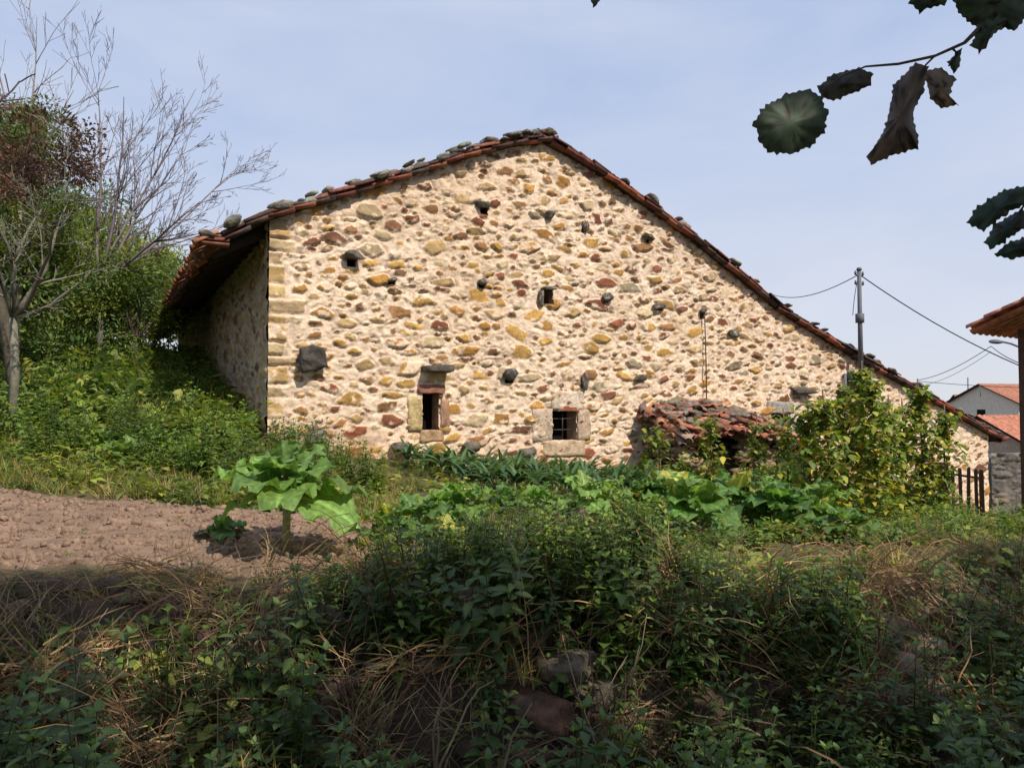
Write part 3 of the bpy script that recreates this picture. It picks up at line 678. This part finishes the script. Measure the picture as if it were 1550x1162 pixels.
for (px,py,sd,h,n,L) in [(590,825,14,.2,12,.38),(630,812,16,.22,12,.42),(705,785,17,.2,12,.38),(765,780,18,.16,10,.34),(660,785,26,.18,10,.36),(820,775,31,.16,10,.34),
        (1050,805,19,.34,15,.52),(1115,800,20,.40,15,.54),(1180,808,21,.38,15,.55),(1235,806,22,.36,15,.52),(1278,820,23,.22,10,.38),(1020,775,24,.38,12,.5),(1085,775,33,.40,13,.5),(1150,772,25,.42,14,.5),(1215,775,27,.42,14,.5),(885,780,28,.28,12,.40),(930,775,29,.28,12,.40),(975,770,32,.28,12,.42),(340,815,30,.08,7,.26)]:
    x,y=ghit(px,py); collobj(x,y,sd,h,n,L,U(.9,1.1),rot=U(0,6),base=random.choice([(.14,.25,.06),(.18,.29,.08),(.10,.185,.05)]))
for (px,py,sd) in [(225,700,41),(300,710,42),(200,715,43),(160,700,44),(270,690,45),(60,650,46),(110,660,47)]:
    x,y=ghit(px,py); collobj(x,y,sd,.28,10,.38,U(.9,1.1),'squash_plant',base=(.14,.22,.06))
def leek(sd):
    random.seed(sd); mb=MB()
    tube(mb,[Vector((0,0,-.02)),Vector((0,0,.16))],[.02,.016],6,(.3,.36,.2))
    for i in range(11):
        a=(0 if i%2 else math.pi)+U(-.5,.5); el=U(.6,1.3); l=U(.42,.62)
        leaf(mb,(0,0,.1+.01*i),(math.cos(a)*math.cos(el),math.sin(a)*math.cos(el),math.sin(el)),l,.06,U(.3,.9),.5,7,jit((.07,.13,.07),.2),prof=.5)
    return mb.mesh('leek_%d'%sd,M_leaf)
lk=[leek(60+i) for i in range(4)]; P=[]
for q in (-.7,-1.2,-1.7,-2.2,-2.7):
    for s in np.arange(1.9+(-q)*.2,7.8,.16):
        p=hp(s+U(-.04,.04),q+U(-.06,.06),0); P.append((p.x,p.y,gz(p.x,p.y)))
scatter('leek_rows',lk,P,rotz(len(P),.1),rng.uniform(.8,1.15,len(P)))
# ============================================================ BEAN POLES
def beanleaf(mb,p,L,col):
    a=U(0,6.28); dd=Vector((math.cos(a),math.sin(a),U(-.9,.2))); leaf(mb,p,dd,L,L*.85,U(.1,.5),U(-.1,.3),3,col,prof=.62)
random.seed(9)
bp=[(1225,800,615,.9),(1262,805,605,1.0),(1285,802,585,1.1),(1305,802,558,1.4),(1330,808,575,1.2),(1350,800,610,.9),(1372,795,615,.9),(1400,790,585,1.2),(1425,790,625,1.0),(1195,790,630,.6),(1130,740,640,.5),(1080,735,630,.6),(1000,745,645,.4)]
beans=empty('climbing_bean_rows'); bm_=MB(); bst=MB()
for (px,pb,ptp,dn) in bp:
    x,y=ghit(px,pb); y=min(y,11.2); t,_=th(px,pb); x=t*y; z0=gz(x,y); h_=th(px,ptp)[1]*y-z0
    lx=U(-.15,.15); tp=Vector((x+lx,y+U(-.1,.1),z0+h_)); b0=Vector((x,y,z0-.05)); tube(bst,[b0,b0.lerp(tp,.5)+Vector((.02,0,0)),tp+Vector((0,0,.12))],[.014,.012,.009],6,(.16,.11,.07))
    for i in range(int(850*dn*h_/2)):
        k=R()**.85; p=b0.lerp(tp,k); r=U(.03,.32)*(1.0-.35*k)*(.7+.3*dn)*(1+.4*math.sin(k*14+px)); a=U(0,6.28); p=p+Vector((math.cos(a)*r,math.sin(a)*r,U(-.05,.05)))
        c=random.choices([GR,GY_,YE,GD,(.2,.13,.05)],[5,3,2 if k<.5 else .8,3,.5])[0]; beanleaf(bm_,p,U(.06,.11),jit(c,.3))
    for i in range(9):
        k=U(.1,.9); p=b0.lerp(tp,k); q=p+Vector((U(-.3,.3),U(-.3,.3),U(-.1,.3))); tube(bm_,[p,(p+q)/2+Vector((0,0,.05)),q],[.004,.004,.002],3,(.1,.13,.04))
obj('bean_foliage',bm_.mesh('bean_foliage',M_leaf),beans); obj('bean_stakes',bst.mesh('bean_stakes',M_wood),beans)
lay('bean_bushes',shb+netl,region(800,1.0,9,9.0,16,lambda x,y: outside(x,y)&shedfree(x,y)&(fbm(x*1.2,y*1.2,70)>-.3)&(hsq(x,y)[1]>-3.6)&(hsq(x,y)[0]>6.9)),.75,1.3,.3,.2)
lay('potato_plants',shb,region(170,1.2,5.5,6.5,9,lambda x,y:(y>edge(x)+.6)&(fbm(x*1.5,y*1.5,71)>.05)),.4,.7,.3,.08)
lay('hedge_weeds',shb+netl+grd,region(700,4.2,9.5,8,14,lambda x,y:(y>edge(x)-.2)&(y<edge(x)+3.0)&outside(x,y)&(x/y>.44)),.45,.9,.3,.05,H=.4)
lay('wall_foot_weeds',grt+netl+shb,region(900,-9,-3.4,10.8,22,lambda x,y:(hsq(x,y)[0]<-.1)&(hsq(x,y)[0]>-2.0)&(hsq(x,y)[1]>-.9)),.8,1.7,.2)
lay('wall_foot_weeds',grt+netl,region(220,-5,-1,10.5,14,lambda x,y:(hsq(x,y)[0]>-.3)&(hsq(x,y)[0]<2.6)&(hsq(x,y)[1]>-.7)&(hsq(x,y)[1]<-.1)),.4,.8,.2)
# ============================================================ TREES
def grow(mb,p,d,L,r,lev,maxl,P,tips):
    n=max(3,int(P['seg'])); pts=[p.copy()];rd=[r]; d=d.normalized()
    for i in range(n):
        d=(d+Vector((U(-1,1),U(-1,1),U(-1,1)))*P['wig']+Vector((0,0,P['up']))).normalized(); p=p+d*(L/n); pts.append(p.copy()); rd.append(max(P['rmin'],r*(1-.8*(i+1)/n)))
    tube(mb,pts,rd,6 if lev<1 else (4 if lev<2 else 3),jit(P['col'],.2))
    if lev>=maxl-1: tips.append(pts[-1]); tips.append(pts[len(pts)//2])
    if lev<maxl:
        nc=P['nc'][min(lev,len(P['nc'])-1)]; lr=P.get('lr',(.42,.75))
        for k in range(nc):
            f=U(.2,1.0)*n; i=min(n-1,int(f)); q=pts[i].lerp(pts[i+1],f-i); dd=(pts[i+1]-pts[i]).normalized(); ax=Vector((U(-1,1),U(-1,1),U(-1,1))).cross(dd).normalized()
            nd=(dd*math.cos(P['ang'])+ax*math.sin(P['ang'])).normalized()
            grow(mb,q,nd,L*U(*lr),rd[i]*.6,lev+1,maxl,P,tips)
Pb=dict(seg=7,wig=.10,up=.02,rmin=.0048,col=(.17,.14,.145),nc=[11,7,3],ang=.5,lr=(.2,.45))
def bare(name,px,py,Dp,targets,r,Pm,sd,maxl=3):
    x,y,z=at(px,py,Dp); z0=gz(x,y); z=max(z,z0+.3)
    random.seed(sd); mb=MB(); tips=[]; base=Vector((x,y,z))
    tube(mb,[Vector((x,y,z0-.2)),Vector((x+.05,y,(z+z0)/2)),base],[r*1.7,r*1.4,r*1.2],8,Pm['col'])
    for (tx,ty) in targets:
        tp=at(tx,ty,Dp+U(-1.2,1.2)); v=tp-base; grow(mb,base+v*.02,v-Vector((0,0,Pm['up']*v.length)),v.length*.95,r,0,maxl,Pm,tips)
    obj(name,mb.mesh(name,M_bark)); return tips
bare('bare_ash_tree',150,430,17,[(262,95),(375,235),(205,140),(120,110),(330,320),(270,210)],.042,Pb,5)
bare('bare_ash_tree',30,300,15,[(60,10),(0,60),(110,130),(140,220),(170,290)],.03,dict(Pb,col=(.2,.17,.14),nc=[8,5,2]),6,2)
Pl=dict(seg=7,wig=.2,up=.02,rmin=.006,col=(.17,.16,.12),nc=[5,4,2],ang=.75,lr=(.25,.55))
bare('lichen_plum_tree',20,480,11.5,[(158,372),(60,330),(120,300),(10,300),(160,440),(-40,350)],.045,dict(Pl),8)
tl=[clump(400+i,130,.5,.11,[GD,GR,(.07,.12,.035)],.8,.5) for i in range(3)]
tly=[clump(410+i,130,.5,.11,[GR,GY_,(.20,.22,.05)],.8,.5) for i in range(3)]
tlr=[clump(420+i,110,.4,.10,[(.10,.04,.045),(.13,.065,.055),(.07,.055,.04)],.8,.55) for i in range(2)]
def foltree(name,x,y,h,cr,n,meshes,sd,s0=.8,s1=1.3,flat=.8,hf=.72):
    random.seed(sd); g=gz(x,y); par=empty(name); mb=MB(); tips=[]
    Pt=dict(seg=6,wig=.12,up=.04,rmin=.015,col=(.09,.07,.055),nc=[7,5],ang=.8,lr=(.15,.34)); grow(mb,Vector((x,y,g-.2)),Vector((0,0,1)),h,.13,0,2,Pt,tips)
    obj('trunk_and_limbs',mb.mesh(name+'_wood',M_bark),par)
    P=[]; lob=[Vector((U(-1,1)*cr*.6,U(-1,1)*cr*.6,U(-.5,.6)*cr*flat)) for _ in range(9)]
    for i in range(n):
        l=random.choice(lob); v=Vector((random.gauss(0,1),random.gauss(0,1),random.gauss(0,1))).normalized()*(R()**.35)*cr*.42; P.append((x+l.x+v.x,y+l.y+v.y,g+h*hf+l.z+v.z*.85))
    o=scatter(name+'_crown',meshes,P,rota(len(P)),rng.uniform(s0,s1,len(P))); o.parent=par
foltree('hedgerow_tree',-13.5,21,4.6,2.6,120,tl,1); foltree('hedgerow_tree',-11.0,19.0,3.0,1.8,100,tly,2); foltree('hedgerow_tree',-17,24,6.6,3.4,150,tl,3)
foltree('hazel_tree',-10.1,15.0,3.4,1.6,90,tly+tl,4,.7,1.1); foltree('hedgerow_tree',-15.5,30,3.8,3.2,150,tly,6); foltree('hazel_tree',-8.7,17.5,2.6,1.4,70,tly+tl,14,.6,1.0)
foltree('red_leaf_plum_tree',-8.4,12.9,5.1,1.4,56,tlr,7,.45,.8,hf=.84,flat=.6); foltree('hedgerow_tree',-10.5,14.5,6.4,1.7,90,tl,9,.6,.9,hf=.72)
P=[]; random.seed(4)
for i in range(850):
    x=U(-22,-7.2); y=U(13.2,28); s,q=hsq(x,y)
    if s>-1.5: continue
    if y<16 and x>-8.6: continue
    P.append((x,y,gz(x,y)+U(0,2.1)*(1+.5*float(fbm(x*.5,y*.5,80)))))
scatter('hedge',tl+tly,P,rota(len(P)),rng.uniform(.5,1.1,len(P)))
# ---- overhanging hazels behind camera that shade the bank
random.seed(21); kk=1/math.tan(EL); P=[]
tries=0
while len(P)<640 and tries<60000:
    tries+=1
    xl=U(-7,13); e=float(edge(xl)); yl=e-.15-7*R()**1.2+.35*float(fbm(xl*1.2,3.3,90)); 
    if yl<-1: continue
    z=U(2.6,7.5); h_=z+1.3; x=xl+SUNH.x*kk*h_; y=yl+SUNH.y*kk*h_
    if y>-.5 and (z-.8)/max(y+.6,.1)<.60 and abs(x)<y*.8+1.5: continue
    if abs(xl-3.1)<1.1 and yl>e-.9 and R()<.85: continue
    P.append((x,y,z))
hz=[clump(430+i,50,.45,.20,[GD,GR],.6,.75) for i in range(3)]
hzp=empty('overhanging_hazel_tree'); o=scatter('hazel_canopy',hz,P,rota(len(P)),rng.uniform(.8,1.2,len(P))); o.parent=hzp
mb=MB(); tips=[]
Ph=dict(seg=7,wig=.12,up=.03,rmin=.012,col=(.10,.08,.06),nc=[6,5],ang=.7)
for (x,y) in ((1.5,-4),(5.5,-3),(10.5,-1),(-2.5,-4.5),(13.5,4)): grow(mb,Vector((x,y,-2.2)),Vector((U(-.1,.1),.1,1)),7,.13,0,2,Ph,tips)
def pp(px,py,D): return at(px,py,D)
tw=[pp(1700,-160,2.0),pp(1600,-60,1.8),pp(1500,25,1.65),pp(1460,65,1.6),pp(1415,85,1.58),pp(1360,97,1.56),pp(1310,101,1.55)]
tube(mb,tw,[.012,.009,.006,.004,.0032,.0028,.002],6,(.09,.06,.05))
tube(mb,[pp(1440,72,1.6),pp(1450,82,1.6),pp(1436,100,1.6)],[.003,.002,.002],5,(.09,.06,.05))
tube(mb,[pp(1415,85,1.58),pp(1400,100,1.57)],[.0025,.002],5,(.09,.06,.05))
tube(mb,[pp(1310,101,1.55),pp(1275,115,1.54),pp(1240,140,1.53)],[.002,.0018,.0015],5,(.09,.06,.05))
tube(mb,[pp(1750,220,1.9),pp(1640,270,1.7),pp(1560,292,1.6),pp(1545,320,1.6)],[.008,.005,.003,.002],5,(.09,.06,.05))
tube(mb,[pp(980,-160,1.9),pp(930,-60,1.75),pp(903,-15,1.7)],[.006,.004,.002],5,(.09,.06,.05))
obj('trunks_and_twigs',mb.mesh('hazel_wood',M_bark),hzp)
def outl(mb,pts,D,col,bend=.02,ser=5):
    ring=[]; n=len(pts)
    for i in range(n):
        a=pts[i]; b=pts[(i+1)%n]; L=math.hypot(b[0]-a[0],b[1]-a[1]); m_=max(1,int(L/4.5))
        nx_,ny_=(b[1]-a[1])/L,-(b[0]-a[0])/L
        for k in range(m_):
            t=k/m_; o=ser*((.9,-.2,.25,-.35)[k%4])*U(.2,1.2)+ser*.5*mnoise.noise(Vector((a[0]+k*2.1,a[1],D))*.13); ring.append((a[0]+(b[0]-a[0])*t+nx_*o,a[1]+(b[1]-a[1])*t+ny_*o))
    cx=sum(p[0] for p in ring)/len(ring); cy=sum(p[1] for p in ring)/len(ring); vs=[];fs=[];cs=[]
    o=U(0,50); rr=[1,.8,.6,.4,.2]
    for j,q in enumerate(rr):
        for p in ring:
            x=cx+(p[0]-cx)*q; y=cy+(p[1]-cy)*q
            dd=D+bend*(q*q)+.03*mnoise.noise(Vector((x*.012,y*.012,o)))+.008*mnoise.noise(Vector((x*.05,y*.05,o)))
            vs.append(at(x,y,dd)); k=1+.7*mnoise.noise(Vector((x*.05,y*.05,o)))
            sp=mnoise.noise(Vector((x*.09,y*.09,o+7)))>.28
            cs.append((.03*k,.022*k,.02*k) if sp else (col[0]*k,col[1]*k,col[2]*k))
    m_=len(ring)
    for j in range(len(rr)-1):
        for i in range(m_): fs.append((j*m_+i,j*m_+(i+1)%m_,(j+1)*m_+(i+1)%m_,(j+1)*m_+i))
    vs.append(at(cx,cy,D)); cs.append(col)
    for i in range(m_): fs.append(((len(rr)-1)*m_+i,(len(rr)-1)*m_+(i+1)%m_,len(vs)-1))
    mb.add(vs,fs,cs)
lf=MB(); g1=(.045,.07,.045); g2=(.11,.08,.07)
outl(lf,[(1142,185),(1160,160),(1190,143),(1225,137),(1243,148),(1252,172),(1247,200),(1225,222),(1195,233),(1162,231),(1148,210)],1.53,g1)
outl(lf,[(1238,132),(1262,112),(1300,102),(1321,112),(1318,128),(1290,142),(1262,152),(1244,148)],1.54,(.05,.05,.05),.02,3)
outl(lf,[(1385,96),(1405,100),(1396,140),(1382,170),(1388,205),(1390,225),(1360,232),(1320,249),(1312,238),(1335,205),(1345,175),(1352,130)],1.56,g2,.04,3)
outl(lf,[(1398,108),(1425,102),(1445,120),(1436,148),(1452,158),(1425,164),(1408,150)],1.6,(.15,.11,.08),.03,3)
outl(lf,[(1470,70),(1480,40),(1520,10),(1545,20),(1500,55),(1484,80)],1.62,g1)
outl(lf,[(1440,-8),(1500,-20),(1560,-20),(1560,20),(1535,45),(1480,42),(1450,20)],1.63,g1)
outl(lf,[(1372,-20),(1430,-20),(1428,5),(1395,18),(1378,5)],1.6,g1)
outl(lf,[(1434,95),(1447,80),(1456,72),(1452,100),(1444,112)],1.6,g1,.01,2)
outl(lf,[(1463,338),(1480,312),(1520,288),(1560,282),(1560,305),(1520,325),(1490,350)],1.6,(.03,.055,.045),.02,4)
outl(lf,[(1490,368),(1505,340),(1545,318),(1560,322),(1550,345),(1520,365),(1500,376)],1.62,(.03,.055,.045),.02,4)
outl(lf,[(1505,385),(1530,366),(1570,355),(1570,385),(1530,392)],1.63,(.03,.055,.045),.02,3)
outl(lf,[(893,-20),(912,-20),(908,0),(899,12),(895,2)],1.7,g1,.01,2)
obj('near_hazel_leaves',lf.mesh('near_hazel_leaves',leafmat('near_leaf',.12,.6,.0,True),True),hzp)
# ============================================================ RIGHT SIDE
fe=MB()
for i,px in enumerate((1424,1433,1443,1454,1466,1478,1486)):
    t,_=th(px,740); y=16.4+i*.06; x=t*y; z=gz(x,y); 
    box(fe,(x,y,z+.5),(1,0,U(-.03,.03)),(0,1,0),(U(-.03,.03),0,1),.03 if i not in(0,6) else .045,.02,.6+U(-.03,.05),jit((.13,.09,.065),.2),.01,2)
xa=th(1424,740)[0]*16.36; xb=th(1488,740)[0]*16.8
for zz in (.3,.95): 
    a=Vector((xa,16.43,gz(xa,16.4)+zz)); b=Vector((xb,16.83,gz(xb,16.8)+zz)); tube(fe,[a,b],[.025,.025],5,(.13,.09,.065))
obj('wooden_paling_fence',fe.mesh('wooden_paling_fence',M_wood,False))
pole=MB(); s,zt_=ws(1284,412); s2,zb_=ws(1287,572)
q=-.3; p0=hp(s2,q,zb_);p1=hp(s,q,zt_)
tube(pole,[p0,p1],[.06,.045],10,(1,1,1)); tube(pole,[p1-z3*.0,p1+z3*.06],[.07,.05],8,(1,1,1))
for k in (.12,.35): 
    c=p1-z3*k; tube(pole,[c-d3*.13,c+d3*.13],[.015,.015],5,(1,1,1)); 
    for sg in (-.13,.13): tube(pole,[c+d3*sg,c+d3*sg+z3*.05,c+d3*sg+z3*.1],[.025,.03,.015],8,(1,1,1))
box(pole,hp(s2,-.16,zb_),d3,n3,z3,.16,.14,.12,(1,1,1),.0); box(pole,p1-z3*1.15,d3,n3,z3,.07,.07,.11,(1,1,1))
tube(pole,[hp(s2-.25,-.05,zb_+.1),hp(s2-.25,-.05,zb_-1.6)],[.04,.04],8,(1,1,1))
poleo=empty('utility_pole'); obj('pole_and_bracket',pole.mesh('utility_pole_mesh',M_grey),poleo)
wr=MB()
def wire(a,b,sag,r=.012):
    pts=[]; 
    for i in range(13):
        t=i/12; p=Vector(a).lerp(Vector(b),t); p.z-=sag*4*t*(1-t); pts.append(p)
    tube(wr,pts,[r]*13,4,(1,1,1))
wire(p1-z3*.1,at(1620,582,19),.25,.014); wire(p1-z3*.1,at(1170,446,32),.3); wire(at(1390,575,30),at(1500,524,20),.15,.011); wire(at(1500,524,20),at(1570,556,17),.1,.011); wire(at(1400,582,34),at(1500,532,21),.15,.008)
wire(p1-z3*.2,p1-z3*1.1-d3*.25,-.2,.008); wire(at(1390,577,60),at(1600,588,60),.1,.02)
obj('overhead_wires',wr.mesh('overhead_wires',M_dark),poleo)
nh=empty('roadside_house'); a2=Vector((.85,.53,0)).normalized(); b2=Vector((.53,-.85,0)).normalized()
E0=at(1484,490,13.6); E0.z+=.02; C0=E0+b2*.8+a2*.75; C0.z=0
wb=MB()
cc=C0+a2*2+b2*2; box(wb,(cc.x,cc.y,-.8),a2,b2,z3,2,2,2.2,(.5,.44,.36),.01,4); 
box(wb,(9.24,13.7,-.7),a2,b2,z3,.06,.06,2.15,(.10,.06,.045),0)
obj('walls_and_post',wb.mesh('roadside_house_walls',M_wall,False),nh)
rt=MB(); sl2=(b2*.93+z3*.36).normalized()
for i in range(20):
    for j in range(9):
        c=E0+a2*(i*.22)+sl2*(j*.33)
        halftile(rt,c+z3*.02*U(-1,1),sl2,z3,.42,.11,jit((.55,.22,.13),.2)); halftile(rt,c+a2*.11-z3*.04,sl2,z3,.42,.11,jit((.48,.19,.11),.2),True)
obj('tile_roof',rt.mesh('roadside_house_tiles',M_tile),nh)
dkb=MB(); c=E0+a2*2.2+sl2*1.75-z3*.09; box(dkb,c,a2,sl2,a2.cross(sl2),2.1,1.55,.015,(.16,.09,.06))
obj('roof_boards',dkb.mesh('roadside_house_boards',M_wood,False),nh)
sl_=MB(); a=at(1555,530,15.5); tube(sl_,[a+Vector((.3,0,-.15)),a,at(1530,520,15.3),at(1512,516,15.2)],[.02]*4,6,(1,1,1)); c=at(1508,517,15.2); rock(sl_,c,.16,.09,.05,(1,1,1),sub=2,amp=.05,lich=False)
obj('street_lamp',sl_.mesh('street_lamp',M_grey))
def cottage(name,c,ax,L,Wd,h,rh,wc,wins,roofc=(.38,.17,.11)):
    par=empty(name); ax=Vector(ax).normalized(); ay=z3.cross(ax); c=Vector(c); mb=MB(); 
    box(mb,c+z3*(h/2),ax,ay,z3,L/2,Wd/2,h/2,wc)
    for sg in (-1,1):
        e=c+ax*(sg*L/2); mb.add([e-ay*Wd/2+z3*h,e+ay*Wd/2+z3*h,e+z3*(h+rh)],[(0,1,2)],wc)
    obj('walls',mb.mesh(name+'_walls',M_wall,False),par)
    rm_=MB(); n=int(L/.25)
    for sg in (-1,1):
        vs=[];fs=[]
        for i in range(n*2+1):
            k=-L/2-.3+(L+.6)*i/(n*2); up=.05*(i%2)
            vs+=[c+ax*k+z3*(h+rh+.12+up), c+ax*k+ay*(sg*(Wd/2+.45))+z3*(h-.45*rh/(Wd/2)+.12+up)]
        for i in range(n*2): fs.append((2*i,2*i+1,2*i+3,2*i+2))
        rm_.add(vs,fs,[jit(roofc,.2) for _ in vs])
        vs=[c+ax*(-L/2-.3)+z3*(h+rh+.03),c+ax*(L/2+.3)+z3*(h+rh+.03),c+ax*(L/2+.3)+ay*(sg*(Wd/2+.45))+z3*(h-.45*rh/(Wd/2)+.03),c+ax*(-L/2-.3)+ay*(sg*(Wd/2+.45))+z3*(h-.45*rh/(Wd/2)+.03)]
        rm_.add(vs,[(0,1,2,3)],(.1,.06,.05))
    obj('roof',rm_.mesh(name+'_roof',M_tile,False),par)
    wn=MB()
    for (k,zz,w_,hh,f) in wins:
        p=c+ax*k-ay*(Wd/2+.01)+z3*zz if f==0 else c-ax*(L/2+.01)+ay*k+z3*zz
        box(wn,p,ax,ay,z3,w_/2 if f==0 else .02,.02 if f==0 else w_/2,hh/2,(.03,.03,.035))
    obj('windows',wn.mesh(name+'_windows',M_dark,False),par)
b=at(1540,640,62); cottage('white_village_house',(b.x+2.0,b.y+2,b.z-2.0),(1,.25,0),9,7,3.6,1.5,(.66,.6,.52),[(-3,2.6,.9,1.1,0),(-.5,2.6,.9,1.1,0),(2,2.6,.9,1.1,0),(-3,.9,.9,1.2,0),(0,2.6,.8,1,1)])
b=at(1560,672,30); cottage('village_outbuilding',(b.x+1.2,b.y+1.5,b.z-2.2),(1,.3,0),5.5,4,2.2,1.0,(.45,.38,.3),[(-1.2,1.3,.6,.6,0)],(.44,.18,.11))
b=at(1530,640,110); cottage('village_house',(b.x-3,b.y,b.z-1),(1,-.2,0),9,7,3.4,1.6,(.55,.5,.44),[(-2,2.2,.9,1.1,0),(1,2.2,.9,1.1,0)])
tv=MB(); p=at(1466,620,80); tube(tv,[p-z3*3,p+z3*3.4],[.1,.06],5,(1,1,1)); p=at(1484,600,62); tube(tv,[p,p+z3*.9],[.03,.03],4,(1,1,1)); obj('distant_pole',tv.mesh('distant_pole',M_grey))
p0=at(1500,690,22.5); 
GP=[((.26,.24,.22),4),((.34,.31,.27),3),((.18,.165,.15),2),((.38,.32,.24),1)]
dsw=stone_wall('dry_stone_wall',(p0.x,p0.y),Vector((.97,-.243)),Vector((-.243,-.97)),0,7,lambda s: p0.z+.08+0*s,-4.6,p0.z+.3,.04,44,[],mort=(.20,.18,.16),dens=1.3,pal=GP)
mb=MB(); 
box(mb,(p0.x+3.4+.06,p0.y-.85+.28,p0.z-1.6),(.97,-.243,0),(.243,.97,0),z3,3.5,.24,1.66,(.25,.23,.21),.02,4)
obj('wall_core',mb.mesh('wall_core',M_wall),dsw)
P=[]; random.seed(77)
for i in range(200):
    x=U(20,140); y=U(120,150); P.append((x,y,gz(x,y)+U(.5,3)))
scatter('distant_trees',tl,P,rota(len(P)),rng.uniform(3,5,len(P)))
print('done')
